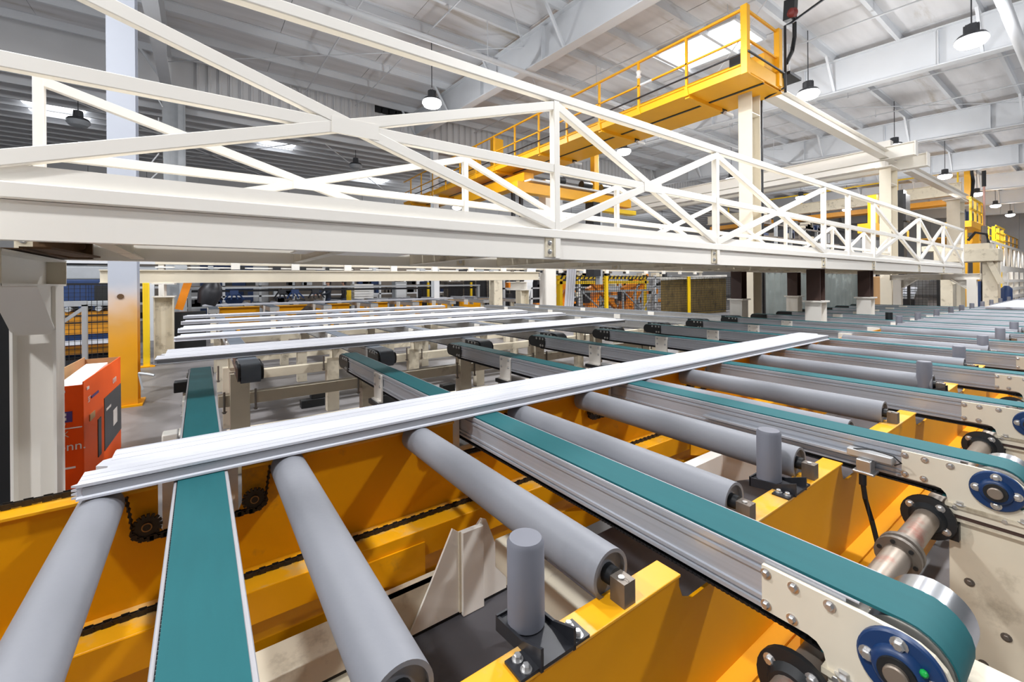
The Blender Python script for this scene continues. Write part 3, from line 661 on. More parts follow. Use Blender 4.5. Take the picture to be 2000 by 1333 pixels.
# cream support frame of the second row
t = thing('support_frame', 'cream steel frame of posts and low beams carrying the second row of conveyors', 'frame', (0, 4.3, 0))
for y in (4.22, 5.65, 7.65, 9.45):
    for k in range(8):
        a = .312+1.066*k
        obj('cross_beam', MB().box(a-.066 if k else a-.2, a+1.0, y, y+.09, .565, .66) if y < 5 else MB().box(a-.066, a+1.0, y, y+.09, .50, .60), CREAMD, t, bevel=.003)
    for k in range(8):
        a = .312+1.066*k
        obj('post', MB().box(a-.12, a+.02, y-.01, y+.10, 0, .66 if y > 5 else .83), CREAMD, t, bevel=.003)
        bo = MB()
        for dx in (-.16, .06): bo.cyl((a+dx, y-.012, .52), (a+dx, y-.012, .69), .009, 6); bo.bolt((a+dx, y-.012, .53), (0, 0, -1), .014, .012)
        if y < 6: obj('tie_bolt', bo, GREYST, t)
for k in range(4): obj('rail', MB().box(.2, 8.2, 4.55+k*1.7, 4.62+k*1.7, .1, .2) if k % 2 else MB().box(.2, 8.0, 4.95+k*1.7, 5.02+k*1.7, .06, .16), CREAMD, t, smooth=False)
for i, (x, y) in enumerate(((1.02, 5.95), (2.5, 5.2), (1.9, 6.0))):
    t = thing('rubber_block', ['black stepped rubber block on the floor below the second white panel', 'black rubber block on the floor beside the second dark end roller', 'small black block on the floor beside a cream post'][i], 'block', (x, y, 0))
    obj('body', MB().box(x, x+.28, y, y+.12, 0, .10).box(x+.12, x+.3, y+.02, y+.14, .1, .2), BLACK, t, bevel=.006)
# drive motor box left of first belt
t = thing('motor_box', 'small black and white gearbox on the left flank of the first teal conveyor', 'motor', (-.14, 2.6, .6))
obj('body', MB().box(-.15, -.09, 2.58, 2.66, .80, .86), CREAM, t, bevel=.006); obj('cover', MB().box(-.15, -.1, 2.56, 2.64, .74, .80), BLACK, t, bevel=.006)
t = thing('motor_box', 'tiny black sensor box at the tail of the first teal conveyor', 'sensor', (-.14, 3.8, .6)); obj('body', MB().box(-.15, -.075, 3.7, 3.8, .83, .9), BLACK, t, bevel=.005); obj('bracket', MB().box(-.1, -.07, 3.66, 3.84, .8, .83), ZINC, t)
# third row behind, on yellow tables
t = thing('roller_table', 'yellow framed roller table far behind the white panels at left', 'conveyor', (-.4, 16.6, 0))
for k in range(1, 8):
    a = -1.0+1.45*k; mb = MB().prism([(a, .30), (a+1.15, .30), (a+1.15, .86), (a, .86)] if k != 2 else [(a+.5, .30), (a+.8, .55), (a+1.15, .86), (a, .86), (a+.35, .55), (a+.1, .30)], 'y', 16.6, 16.66)
    obj('side_panel', mb, YEL, t, smooth=False); obj('flange', MB().box(a, a+1.15, 16.52, 16.66, .86, .885), YELW, t, smooth=False)
    for dx in (.2, .8): obj('roller', MB().cyl((a+dx, 16.6, .93), (a+dx, 17.7, .93), .085, 16), RUB, t)
    obj('leg', MB().box(a+.5, a+.6, 16.62, 16.7, 0, .30), YEL, t, smooth=False)
for k in range(8):
    x = .30+1.45*k
    c = thing('belt_conveyor', ORD[k]+' slate belt conveyor of the third row counted from the left, among yellow panels', 'conveyor', (x, 14.2, 0), 'third row of slate belt conveyors')
    obj('belt', MB().box(x-.11, x+.11, 14.2, 19.7, .93, .95), GREYBELT, c, smooth=False); obj('rail', MB().box(x-.12, x+.12, 14.2, 19.7, .82, .93), ALUF, c, smooth=False); obj('post', MB().box(x-.08, x+.05, 14.4, 14.5, 0, .82), CREAMD, c, smooth=False)
    obj('splice_plate', MB().box(x-.135, x-.12, 15.4, 15.7, .72, .93), CREAM, c); obj('clamp_plate', MB().box(x+.12, x+.135, 15.4, 15.7, .72, .93), CREAM, c)
# ---------------------------------------------------------------- white panels
def panel(lab, x0, x1, y0, w, z=.953, jag=.05, h=.042, group='white panels on the conveyors'):
    t = thing('siding_board', lab, 'board', (x0, y0, z), group)
    zt = z+h; m = y0+w*.36; y1 = y0+w
    f = [(y0-.012, z), (y0-.012, z+.006), (y0+.004, z+.008), (y0+.004, zt-.012), (y0-.002, zt-.008), (y0-.002, zt), (m, zt), (m, z)]
    mb = MB().prism(f, 'x', x0, x1-.03)
    b = [(m, z), (m, zt), (m+.012, zt+.003), (y1-.03, zt+.003), (y1-.02, zt-.004), (y1, zt-.004), (y1, z)]
    n = len(mb.v)
    mb.add([(x0+jag+.0, p[0], p[1]) for p in b]+[(x1+.02, p[0], p[1]) for p in b], [tuple(range(7))[::-1], tuple(range(7, 14))]+[(i, (i+1) % 7, 7+(i+1) % 7, 7+i) for i in range(7)])
    obj('sheet', mb, WPAN, t, smooth=False)
    obj('edge_shade', MB().box(x0+.012, x1-.035, y0+.0005, y0+.006, z+.007, zt-.012), EDGESHADE, t, smooth=False)  # grey strip stands in for the shade on the panel's near side
    rb = MB()
    for q in (.10, .22): rb.box(x0+.002, x1-.04, y0+w*q, y0+w*q+.006, zt, zt+.0012)
    for q in (.55, .72, .9): rb.box(x0+jag+.002, x1, y0+w*q, y0+w*q+.006, zt+.003, zt+.0042)
    obj('rib', rb, WPAN, t, smooth=False)
    if y0 < 5:
        for k in range(4): obj('tongue', MB().prism([(x0-.0, y0+.0), (x0-.012, y0+.006), (x0+.0, y0+.014)], 'z', z+.002+k*.011, z+.008+k*.011), WPAN, t, smooth=False)
    obj('end_tab', MB().prism([(x0+jag, m+.01), (x0+jag-.03, m+.03), (x0+jag-.02, m+.08), (x0+jag, m+.09)], 'z', zt-.012, zt+.002), WPAN, t, smooth=False)
panel('nearest white ribbed panel lying across the foreground rollers and teal belts', -.285, 5.24, 1.70, .30)
panel('second white panel from the front, lying across the tail ends of the teal belts', -.285, 5.2, 4.27, .62)
panel('third white panel from the front, over the slate belts', -.235, 5.55, 5.95, .38)
panel('fourth white panel from the front, over the slate belts', -.24, 5.5, 7.05, .62)
panel('fifth white panel from the front, over the slate belts', -.25, 5.45, 8.55, .40)
panel('sixth white panel from the front, farthest on the slate belts', -.26, 5.2, 10.15, .36)
panel('greyish white panel far back on the yellow roller table', .05, 8.5, 15.9, .34, z=.953)
panel('white panel lying at the far right edge on the roller table', 13.2, 18, .95, .6, z=.953)
# ---------------------------------------------------------------- runway and cranes
def runway_col(lab, x, y, top, w, dpt):
    t = thing('runway_column', lab, 'column', (x, y, 0))
    obj('shaft', MB().hbeam((x, y, 0), (x, y, top), w, dpt, .016, up=(1, 0, 0)), CREAMP, t, smooth=False)
    m = MB()
    for z in (top*.35, top*.62, top*.9): m.box(x-dpt/2+.016, x+dpt/2-.016, y-w/2, y+w/2, z, z+.014)
    obj('stiffener', m, CREAM, t, smooth=False)
    obj('cap_plate', MB().box(x-dpt*.75, x+dpt*.75, y-w*.7, y+w*.7, top, top+.03), CREAM, t)
    obj('base_plate', MB().box(x-dpt*.8, x+dpt*.8, y-w*.8, y+w*.8, 0, .03), CREAM, t)
runway_col('tall cream column standing under the end of the yellow crane walkway', 9.22, 4.36, 5.52, .27, .36)
runway_col('cream column with bolted bracket under the double cream crane beam', 18.6, 4.33, 5.25, .30, .75)
runway_col('third cream runway column, far right behind the footbridge end', 29.2, 4.33, 5.30, .45, 1.1)
t = thing('runway_beam', 'cream runway beam from the yellow crane end to the double cream beam', 'beam', (9.9, 4.36, 5.55))
obj('beam', MB().hbeam((9.5, 4.36, 5.70), (20.3, 4.36, 5.70), .24, .26, .02), CREAM, t, smooth=False); obj('rail', MB().box(9.5, 20.3, 4.33, 4.39, 5.83, 5.88), CREAM, t)
t = thing('runway_beam', 'cream runway beam continuing right beyond the double cream beam', 'beam', (20.6, 4.36, 5.5))
obj('beam', MB().hbeam((20.7, 4.30, 5.60), (31.5, 4.30, 5.70), .24, .26, .02), CREAM, t, smooth=False)
# yellow crane with walkway
c = thing('overhead_crane', 'yellow overhead crane beam with railed walkway running from upper right to the left', 'crane', (8.1, 3.9, 5.4))
YA, YB = 3.9, 20.2
m = MB().box(8.1, 8.112, YA, YB, 5.38, 5.56); m.box(8.1, 8.17, YA, YB, 5.55, 5.562); m.tube([(8.09, YA, 5.545), (8.09, YB, 5.545)], .022, 8)
obj('walkway_edge', m, CRANE, c, smooth=False)
obj('walkway_plate', MB().box(8.11, 8.86, YA, YB, 5.40, 5.41), CRANE, c, smooth=False)
obj('box_girder', MB().box(8.9, 9.66, YA+.02, YB, 5.42, 6.0), CRANE, c, smooth=False)
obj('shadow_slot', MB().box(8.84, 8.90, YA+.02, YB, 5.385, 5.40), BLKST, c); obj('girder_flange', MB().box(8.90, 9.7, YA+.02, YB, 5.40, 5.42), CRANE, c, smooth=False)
obj('end_fascia', MB().box(8.10, 9.66, YA-.02, YA, 5.42, 5.68), CRANE, c, bevel=.004)
obj('top_rail', MB().box(8.08, 8.13, YA, YB, 6.53, 6.575), CRANE, c, bevel=.004); obj('mid_rail', MB().box(8.085, 8.125, YA, YB, 6.0, 6.035), CRANE, c, bevel=.004)
obj('top_rail', MB().box(8.1, 9.4, YA-.02, YA+.02, 6.53, 6.575), CRANE, c, bevel=.004); obj('mid_rail', MB().box(8.1, 9.4, YA-.02, YA+.02, 6.0, 6.035), CRANE, c, bevel=.004)
obj('corner_post', MB().box(8.04, 8.16, YA-.07, YA+.05, 5.34, 6.60), CRANE, c, bevel=.006); obj('corner_post', MB().box(9.36, 9.50, YA-.06, YA+.04, 5.45, 6.60), CRANE, c, bevel=.006)
for k in range(13):
    y = 5.07+1.19*k
    p = obj('rail_post', MB().box(8.085, 8.13, y-.022, y+.022, 5.5, 6.54), CRANE, c)
    obj('post_foot', MB().prism([(y-.06, 5.36), (y+.06, 5.36), (y+.025, 5.55), (y-.025, 5.55)], 'x', 8.07, 8.098), CRANE, p)
    if k % 2 == 0:
        b = obj('cross_bracket', MB().box(8.12, 9.4, y-.05, y+.05, 5.32, 5.40), CRANE, c, smooth=False)
        obj('bracket_end', MB().box(9.4, 9.6, y-.05, y+.05, 5.35, 5.40), BLKST, b); obj('pipe_stub', MB().cyl((9.45, y-.08, 5.3), (9.75, y-.08, 5.3), .04, 10), WHITE_ST, b)
obj('conduit', MB().tube([(8.06, YA-.03, 5.73), (8.06, YB, 5.73)], .018, 8), BLKST, c); obj('conduit', MB().tube([(8.06, YA-.08, 5.73), (9.52, YA-.08, 5.73), (9.55, YA-.08, 5.45), (9.55, YA+.3, 5.36)], .02, 8), BLKST, c)
obj('white_sleeve', MB().tube([(8.105, 5.9, 6.02), (8.105, 6.2, 6.02)], .03, 8), WHITE_ST, c)
obj('tape_knot', MB().lathe([(0, .02), (.04, .06), (.1, .04), (.16, .06), (.2, .02)], (8.107, 6.26, 6.18), (0, 0, 1), 9), FOAM, c)
obj('end_truck', MB().box(8.7, 10.2, 4.2, 4.5, 5.86, 6.05), BLKST, c, bevel=.01)
t = thing('cable_mast', 'black cable mast with red drum and hanging hose at the end of the yellow crane', 'mast', (9.75, 3.9, 5.4))
obj('pole', MB().tube([(9.68, 3.86, 5.4), (9.68, 3.86, 6.75), (9.85, 3.8, 6.85)], .025), BLKST, t)
obj('drum', MB().lathe([(0, .03), (.06, .10), (.14, .10), (.2, .04)], (9.72, 3.82, 6.98), (.8, -.5, .3), 10), REDP, t); obj('hood', MB().bar((9.86, 3.84, 6.92), (9.82, 3.8, 7.3), .16, .2), BLACK, t)
obj('hose', MB().tube([(9.98, 3.8, 6.9), (10.02, 3.82, 6.6), (9.95, 3.84, 6.3), (9.72, 3.86, 6.0)], .04, 10), BLACK, t)
obj('white_pipe', MB().cyl((10.0, 3.95, 5.85), (10.0, 3.95, 6.5), .05, 12), WHITE_ST, t); obj('shelf', MB().box(9.75, 10.3, 3.8, 4.1, 5.78, 5.84), BLKST, t)
obj('feed_cable', MB().tube([(9.85, 3.8, 6.85), (10.6, 3.3, 7.5), (10.9, 3.05, 7.85)], .028, 8), BLKST, t)
t = thing('drop_conduit', 'thin black conduit dropping beside the tall cream column', 'conduit', (9.6, 4.15, 0)); obj('pipe', MB().tube([(9.70, 4.33, .0), (9.70, 4.33, 5.5)], .022, 8), BLKST, t)
# yellow hoist girder behind and its trolley
t = thing('hoist_girder', 'short yellow hoist girder hanging behind the footbridge truss', 'hoist', (8.2, 11, 4.5))
obj('beam', MB().box(8.1, 13.6, 10.9, 11.2, 4.46, 4.80), CRANE, t, bevel=.01); obj('cable_tray', MB().box(8.6, 13.6, 10.85, 11.25, 4.86, 4.92), WHITE_ST, t); obj('lower_beam', MB().box(12.0, 13.9, 10.9, 11.2, 4.2, 4.36), SAFETY, t, bevel=.01)
obj('mast', MB().box(11.62, 11.86, 10.95, 11.15, 4.8, 6.3), CRANE, t, bevel=.01)
for x in (11.2, 12.2, 9.9): obj('motor', MB().cyl((x-.2, 11.0, 5.05), (x+.25, 11.0, 5.05), .14, 14), BLACK, t)
obj('column_mast', MB().box(11.4, 11.75, 10.8, 11.2, 1.8, 4.46), BLKST, t); obj('guide', MB().box(11.8, 11.95, 10.9, 11.1, 1.5, 4.46), GALV, t)
for x in (9.0, 9.35): obj('guide', MB().box(x, x+.12, 12.4, 12.5, 1.6, 4.9), BLKST, t)
obj('girder', MB().box(8.6, 9.0, 11.2, 16, 4.8, 5.2), CRANE, t, smooth=False)
for x, z in ((8.3, 5.7), (7.3, 5.9), (6.6, 5.6)):
    pass
t = thing('hoist_post', 'yellow upright box on the far crane, seen above the walkway rail', 'hoist', (8.6, 14.5, 5.6)); obj('box', MB().box(9.9, 10.35, 14.9, 15.2, 5.9, 7.6), CRANE, t); obj('cabinet', MB().box(9.72, 10.5, 16.9, 17.0, 6.0, 7.3), CRANE, t)
# cream double crane beam along the hall
t = thing('crane_bridge', 'double cream crane beam resting on the second runway column', 'crane', (18.2, 3.7, 5.3))
obj('upper_beam', MB().hbeam((18.35, 3.6, 5.73), (18.35, 16, 5.73), .3, .42, .02), CREAM, t, smooth=False); obj('upper_beam', MB().hbeam((19.3, 3.5, 5.50), (19.3, 16, 5.50), .3, .42, .02), CREAM, t, smooth=False)
obj('lower_beam', MB().box(18.1, 18.5, 4.3, 16, 5.28, 5.46), CREAM, t, smooth=False); obj('end_plate', MB().box(18.2, 18.5, 3.57, 3.6, 5.5, 5.95), CREAM, t); obj('end_plate', MB().box(19.1, 19.5, 3.47, 3.5, 5.28, 5.72), CREAM, t); obj('rail_stop', MB().box(18.3, 18.6, 4.2, 4.6, 5.95, 6.15), CREAM, t)
t = thing('crane_bridge', 'far cream crane beam with yellow handrail, below the second runway beam', 'crane', (33, 4.6, 5.7))
obj('beam', MB().hbeam((33.2, 4.7, 6.47), (33.2, 19, 6.47), .4, .66, .02), CREAMD, t, smooth=False); obj('lower_girder', MB().box(33.5, 34.4, 4.5, 19, 5.74, 6.02), YELDARK, t, smooth=False)
obj('handrail', MB().box(33.2, 33.26, 4.6, 19, 7.40, 7.47), SAFETY, t)
for k in range(6): obj('rail_post', MB().box(33.2, 33.27, 4.8+2.5*k, 4.87+2.5*k, 6.8, 7.4), SAFETY, t)
obj('upright', MB().box(33.2, 33.5, 4.35, 4.6, 5.8, 7.6), CRANE, t); obj('hose', MB().tube([(33.2, 4.3, 7.85), (33.15, 4.3, 7.2), (33.4, 4.28, 6.8), (33.1, 4.3, 5.95)], .07, 8), BLACK, t); obj('festoon_box', MB().box(32.5, 33.2, 4.35, 4.65, 7.7, 7.92), WHITE_ST, t)
# far yellow mezzanine
t = thing('mezzanine', 'yellow mezzanine walkway with railings far right beyond the footbridge end', 'mezzanine', (38, 5, 0))
obj('deck_beam', MB().box(36.5, 62, 5.0, 5.15, 3.55, 4.15), CRANE, t, smooth=False); obj('deck', MB().box(36.5, 61.5, 5.0, 7.5, 4.1, 4.15), CRANE, t, smooth=False)
for z in (4.65, 5.2): obj('rail', MB().box(36.5, 61, 5.0, 5.06, z, z+.06), SAFETY, t)
for k in range(10): obj('rail_post', MB().box(37+2.6*k, 37.12+2.6*k, 5.0, 5.1, 4.15, 5.25), CRANE, t)
for k in range(6): obj('leg', MB().box(37.4+4.5*k, 37.7+4.5*k, 5.1, 5.4, 0, 3.55), CREAM, t)
t = thing('access_tower', 'yellow railed access platform beside the third runway column', 'platform', (30.5, 4.5, 0))
obj('floor', MB().box(32.2, 36.3, 4.2, 5.2, 4.30, 4.62), CRANE, t, smooth=False)
for x in (32.3, 33.6, 34.9, 36.1): obj('rail_post', MB().box(x, x+.12, 4.2, 4.3, 4.6, 5.85), SAFETY, t)
for z in (5.2, 5.77): obj('rail', MB().box(32.2, 36.3, 4.2, 4.28, z, z+.08), SAFETY, t)
for x in (32.4, 35.9): obj('leg', MB().box(x, x+.25, 4.4, 4.65, 0, 4.3), CRANE, t)
for x in (33.0, 34.2, 35.3): obj('machine', MB().cyl((x, 4.8, 4.62), (x, 4.8, 5.3), .3, 12), BLUEM, t)
obj('stair_rail', MB().bar((36.2, 4.4, 4.6), (36.45, 4.7, 3.6), .1, .1), CRANE, t)
t = thing('access_ladder', 'yellow caged ladder standing far right in front of the mezzanine', 'ladder', (38, 4, 0))
for x in (38.0, 39.6, 41.4): obj('stile', MB().box(x, x+.14, 4.0, 4.14, 0, 4.7), SAFETY, t)
for k in range(6): obj('hoop', MB().box(38.0, 41.54, 3.95, 4.0, 2.6+.42*k, 2.68+.42*k), SAFETY, t)
t = thing('orange_platform', 'yellow orange machine platform seen through the right end of the footbridge', 'platform', (24, 5, 0))
obj('deck', MB().box(23, 28.2, 5.8, 6.4, 3.6, 4.0), CRANE, t, smooth=False)
for x in (23.2, 25.0, 27.0): obj('post', MB().box(x, x+.3, 5.8, 6.1, 4.0, 5.2), CRANE, t)
for x in (23.5, 26, 28): obj('leg', MB().box(x, x+.3, 6.0, 6.3, 0, 3.6), CREAM, t)
for x in (24, 25.4, 26.4): obj('hopper', MB().lathe([(0, .5), (.9, .5), (1.5, .15)], (x, 6.6, 3.4), (0, 0, -1), 12), GALV, t)
t = thing('black_mast', 'black telescopic mast rising behind the footbridge far right', 'mast', (25.5, 5.5, 0)); obj('tube', MB().box(25.4, 25.9, 5.4, 5.8, 0, 5.6), BLACK, t); obj('lattice', MB().box(25.3, 26.0, 5.3, 5.4, 4.2, 5.4), BLKST, t)
t = thing('red_pole', 'slim reddish pole with a black tip rising far right beside the lamps', 'pole', (30, 3.3, 0)); obj('shaft', MB().cyl((32.4, 3.78, 0), (32.4, 3.78, 6.3), .045, 8), PINKP, t); obj('tip', MB().cyl((32.4, 3.78, 6.3), (32.4, 3.78, 7.1), .08, 8), BLACK, t); obj('lower_sleeve', MB().cyl((32.4, 3.78, 0), (32.4, 3.78, 4.3), .12, 8), GREYST, t)
t = thing('cream_machine', 'cream machine portal right of the footbridge end', 'machine', (24, 2.9, 0))
obj('cross_head', MB().box(24, 25.2, 2.45, 4.2, 2.25, 2.72), CREAMD, t, bevel=.02); obj('upper_box', MB().box(24.2, 25, 2.7, 4.6, 2.72, 2.95), CREAMD, t, bevel=.02)
for y in (2.5, 3.7): obj('leg', MB().box(24.3, 25, y, y+.4, 0, 2.25), CREAMD, t, bevel=.01); obj('strut', MB().bar((24.2, y+.2, 2.25), (24.2, y-.1, 1.4), .12, .16), CREAMD, t)
obj('hose', MB().tube([(24.5, 2.75, 2.95), (24.5, 2.8, 3.3), (24.5, 3.1, 3.4), (24.5, 3.3, 3.1)], .05), BLACK, t); obj('blue_unit', MB().box(24.4, 24.9, 2.95, 3.3, .3, 1.5), BLUEM, t)
t = thing('white_truss', 'second white footbridge truss far off at the right edge', 'footbridge', (34, 3.7, 0))
obj('beam', MB().box(33.6, 52, 3.66, 3.86, 2.0, 2.35), CREAM, t, smooth=False); obj('top_rail', MB().box(33.6, 52, 3.66, 3.76, 3.5, 3.62), CREAM, t)
for k in range(8):
    for q in (0, 1): a = 33.8+2.2*k; obj('web', MB().prism([(a+2.0*q, 2.35), (a+.3+1.4*q, 2.35), (a+1.1, 3.5), (a+.8+.6*q, 3.5)], 'y', 3.68, 3.76), CREAM, t, smooth=False)
for q in range(3): obj('stair_stringer', MB().bar((28.6+1.0*q, 3.25, 0), (31.2+.9*q, 3.3, 2.9), .16, .2), CREAM, t)
for z in (.5, .95, 1.4): obj('shelf', MB().box(36, 50, 3.3, 3.6, z, z+.16), CREAM, t, smooth=False)
for k in range(6): obj('shelf_post', MB().box(36.1+2.6*k, 36.3+2.6*k, 3.4, 3.55, 0, 2.0), CREAM, t)
t = thing('gas_bottle', 'blue upright drum at the foot of the far white stair', 'drum', (32.4, 3.1, 0)); obj('body', MB().lathe([(0, .2), (1.1, .2), (1.25, .08)], (32.4, 3.05, 0), (0, 0, 1), 14), BLUEM, t)
# ---------------------------------------------------------------- background machines and fences
def wire_mesh(mb, a, b, z0, z1, pitch, r=.006):
    a, b = Vector(a), Vector(b); L = (b-a).length; n = int(L/pitch)
    for k in range(n+1): p = a+(b-a)*k/n; mb.bar((p.x, p.y, z0), (p.x, p.y, z1), r, r)
    for k in range(int((z1-z0)/pitch)+1): z = z0+k*pitch; mb.bar((a.x, a.y, z), (b.x, b.y, z), r, r)
def fence(name, lab, a, b, h, pitch, posts, pm, pw=.06, r=.006):
    t = thing(name, lab, 'fence', (a[0], a[1], 0)); mb = MB(); wire_mesh(mb, (*a, 0), (*b, 0), .15, h-.03, pitch, r)
    o = obj('wire_mesh', mb, WIRE, t, smooth=False, kind='stuff')
    A, B = Vector((*a, 0)), Vector((*b, 0))
    for f in posts: p = A+(B-A)*f; obj('post', MB().box(p.x-pw/2, p.x+pw/2, p.y-pw/2-.03, p.y+pw/2-.03, 0, h), pm, t)
    obj('top_bar', MB().bar((*a, h-.02), (*b, h-.02), .03, .03), WIRE, t); obj('bottom_bar', MB().bar((*a, .15), (*b, .15), .03, .03), WIRE, t)
    return t
fence('mesh_fence', 'black wire mesh fence with yellow posts in front of the orange robots and olive board', (11.2, 11.5), (22.4, 11.5), 1.82, .11, (.14, .64), SAFETY, .12, .014)
fence('mesh_fence', 'black wire mesh fence with yellow posts right of the cream overhead beam', (9.0, 20.5), (18.4, 20.5), 1.66, .16, (.05, .32, .9), SAFETY, .10, .01)
fence('mesh_fence', 'black wire mesh fence in front of the machines at left behind the orange box', (-3.6, 9.0), (-.9, 9.0), 1.62, .06, (0, .5, 1), WIRE, .05)
fence('mesh_fence', 'black wire mesh fence behind the far right portal frame', (20.5, 3.5), (20.5, 5.2), 1.65, .09, (0, .45, 1), WIRE, .08)
fence('mesh_fence', 'black mesh guard panel beside the cream leg at the left edge', (-1.05, 4.3), (-1.9, 3.2), 1.5, .032, (0, 1), BLACK, .09, .005)
t = thing('olive_board', 'large olive brown board standing behind the wire fence', 'board', (16.6, 11.8, 0)); obj('panel', MB().box(16.7, 22.2, 11.75, 11.8, 0, 1.74), OLIVE, t); obj('cream_cap', MB().bar((16.6, 11.72, 1.72), (22.2, 11.72, 1.86), .06, .14), CREAM, t)
t = thing('grey_curtain', 'mottled grey green welding curtain behind the brown bridge legs', 'curtain', (14.6, 6.6, 0))
vs = MB()
for k in range(24):
    x0 = 14.7+k*.46; vs.prism([(x0, 6.6), (x0+.23, 6.56), (x0+.46, 6.6), (x0+.46, 6.61), (x0+.23, 6.57), (x0, 6.61)], 'z', .05, 1.84)
obj('sheet', vs, CURT, t); obj('rod', MB().cyl((14.5, 6.6, 1.86), (25.8, 6.6, 1.86), .03, 8), GALV, t)
for x in (14.5, 25.9): obj('post', MB().box(x-.12, x+.12, 6.45, 6.6, 0, 1.95), BLACK, t)
t = thing('tan_cabinet', 'dark edged tan cabinet right of the grey curtain', 'cabinet', (19.3, 4.6, 0)); obj('body', MB().box(19.3, 19.5, 4.45, 4.95, 0, 1.7), CARD, t, bevel=.03); obj('dark_edge', MB().box(19.2, 19.3, 4.95, 5.15, 0, 1.72), BROWN, t, bevel=.04)
t = thing('sheet_pile', 'pile of wrapped white sheets behind the far right fence', 'stack', (22, 4.8, 0)); 
for k in range(5): obj('sheet', MB().bar((21.2+k*.15, 4.6, .9+.09*k), (22.9-k*.15, 4.9, 1.0+.07*k), .7, .06), random.choice([WPAN, GALV]), t)
obj('pallet', MB().box(21.1, 23.0, 4.2, 5.4, 0, .85), BLKST, t)
# robots and frames behind the fence
for i, (x, y) in enumerate(((12.2, 13.6), (14.4, 13.8), (17.0, 14.0))):
    t = thing('robot_arm', ['orange robot arm left of the yellow fence post', 'orange robot arm right of the yellow fence post', 'orange robot arm beside the olive board'][i], 'robot', (x, y, 0))
    obj('base', MB().lathe([(0, .45), (.3, .45), (.5, .32), (.75, .3)], (x, y, 0), (0, 0, 1), 16), ROBOT, t)
    obj('lower_arm', MB().bar((x, y, .7), (x+.7, y, 1.65), .3, .28), ROBOT, t); obj('elbow', MB().cyl((x+.7, y-.25, 1.65), (x+.7, y+.25, 1.65), .2, 14), BLKST, t); obj('fore_arm', MB().bar((x+.65, y-.2, 1.65), (x-.6, y-.3, 1.2), .2, .22), ROBOT, t); obj('gripper', MB().box(x-.85, x-.55, y-.45, y-.2, .7, 1.2), BLKST, t)
t = thing('gantry_frame', 'yellow and black striped gantry beam with diagonal struts behind the fence', 'gantry', (11.5, 12.6, 0))
obj('beam', MB().box(11.2, 16.8, 12.5, 12.7, 1.52, 1.64), SAFETY, t); obj('beam', MB().box(11.2, 16.6, 12.5, 12.7, 1.72, 1.86), SAFETY, t)
for k in range(22): obj('stripe', MB().prism([(11.3+.25*k, 1.72), (11.4+.25*k, 1.72), (11.5+.25*k, 1.86), (11.4+.25*k, 1.86)], 'y', 12.49, 12.5), BLACK, t)
for x0, x1 in ((13.2, 14.6), (16.6, 15.6)): obj('strut', MB().bar((x0, 12.6, 1.55), (x1, 12.6, .5), .16, .16), ROBOT, t)
for x in (11.3, 16.5): obj('leg', MB().box(x, x+.14, 12.5, 12.7, 0, 1.72), SAFETY, t)
t = thing('steel_cage', 'grey welded tube cage in front of the orange robots', 'frame', (12, 12.1, 0))
obj('rail', MB().box(12.05, 16.6, 12.1, 12.16, 1.18, 1.26), GALV, t)
for x in (12.05, 13.4, 14.5, 15.3, 15.8, 16.5): obj('upright', MB().box(x, x+.1, 12.1, 12.16, 0, 1.2), GALV, t)
for a, b in ((12.1, 13.4), (14.5, 15.8), (16.6, 15.8)): obj('diagonal', MB().bar((a, 12.08, 1.2), (b, 12.08, .3), .05, .05), GALV, t)
# cream overhead beam on posts at mid left
t = thing('overhead_beam', 'cream overhead H-beam on two posts across the middle distance', 'beam', (-1.54, 11.2, 0))
obj('beam', MB().hbeam((-1.55, 11.3, 1.755), (9.25, 11.3, 1.81), .2, .27, .022), CREAMP, t, smooth=False)
for x in (-.6, 8.6): obj('cap', MB().hbeam((x, 11.1, 1.48), (x, 12.0, 1.48), .36, .28, .02), CREAM, t, smooth=False); obj('post', MB().hbeam((x, 11.35, 0), (x, 11.35, 1.34), .3, .32, .02, up=(1, 0, 0)), CREAMD, t, smooth=False)
obj('post', MB().box(7.4, 7.7, 11.2, 11.5, 0, 1.66), CREAMD, t)
t = thing('overhead_beam', 'upper cream beam with small clamps just above the H-beam in the middle distance', 'beam', (-1.4, 12.2, 0))
obj('beam', MB().box(-.8, 21, 12.3, 12.4, 2.05, 2.16), CREAMP, t); obj('lower_bar', MB().box(-.8, 9.5, 12.3, 12.36, 1.97, 2.0), CREAM, t)
for k in range(16): obj('clamp', MB().box(.6+1.3*k, .78+1.3*k, 12.22, 12.3, 1.95, 2.12), CREAM, t)
for k in range(24): x = -.6+.66*k+random.uniform(-.1, .2); obj('valve', MB().box(x, x+random.uniform(.08, .3), 12.24, 12.3, 1.95, 2.03), random.choice([BLKST, GALV, BLACK, GREYST]), t)
for x in (-.75, 10.5, 20.9): obj('leg', MB().box(x, x+.1, 12.35, 12.45, 0, 2.05), CREAM, t)
t = thing('guard_post', 'yellow guard post beside the cream beam leg at left', 'post', (-.86, 11.0, 0)); obj('tube', MB().box(-.90, -.80, 10.9, 11.0, 0, 1.63), SAFETY, t, bevel=.01); obj('foot_plate', MB().box(-.98, -.72, 10.85, 11.05, 0, .02), YEL, t)
t = thing('suction_gantry', 'grey suction gripper gantry with dark blue clamps above the far yellow table', 'gripper', (0, 18.7, 0))
obj('beam', MB().box(-.3, 11.5, 18.7, 18.8, 1.46, 1.53), GALV, t); obj('beam', MB().box(-.3, 11.5, 18.9, 19.0, 1.34, 1.42), BLKST, t)
for x in (-.35, 11.4): obj('leg', MB().box(x, x+.1, 18.75, 18.9, 0, 1.5), GALV, t)
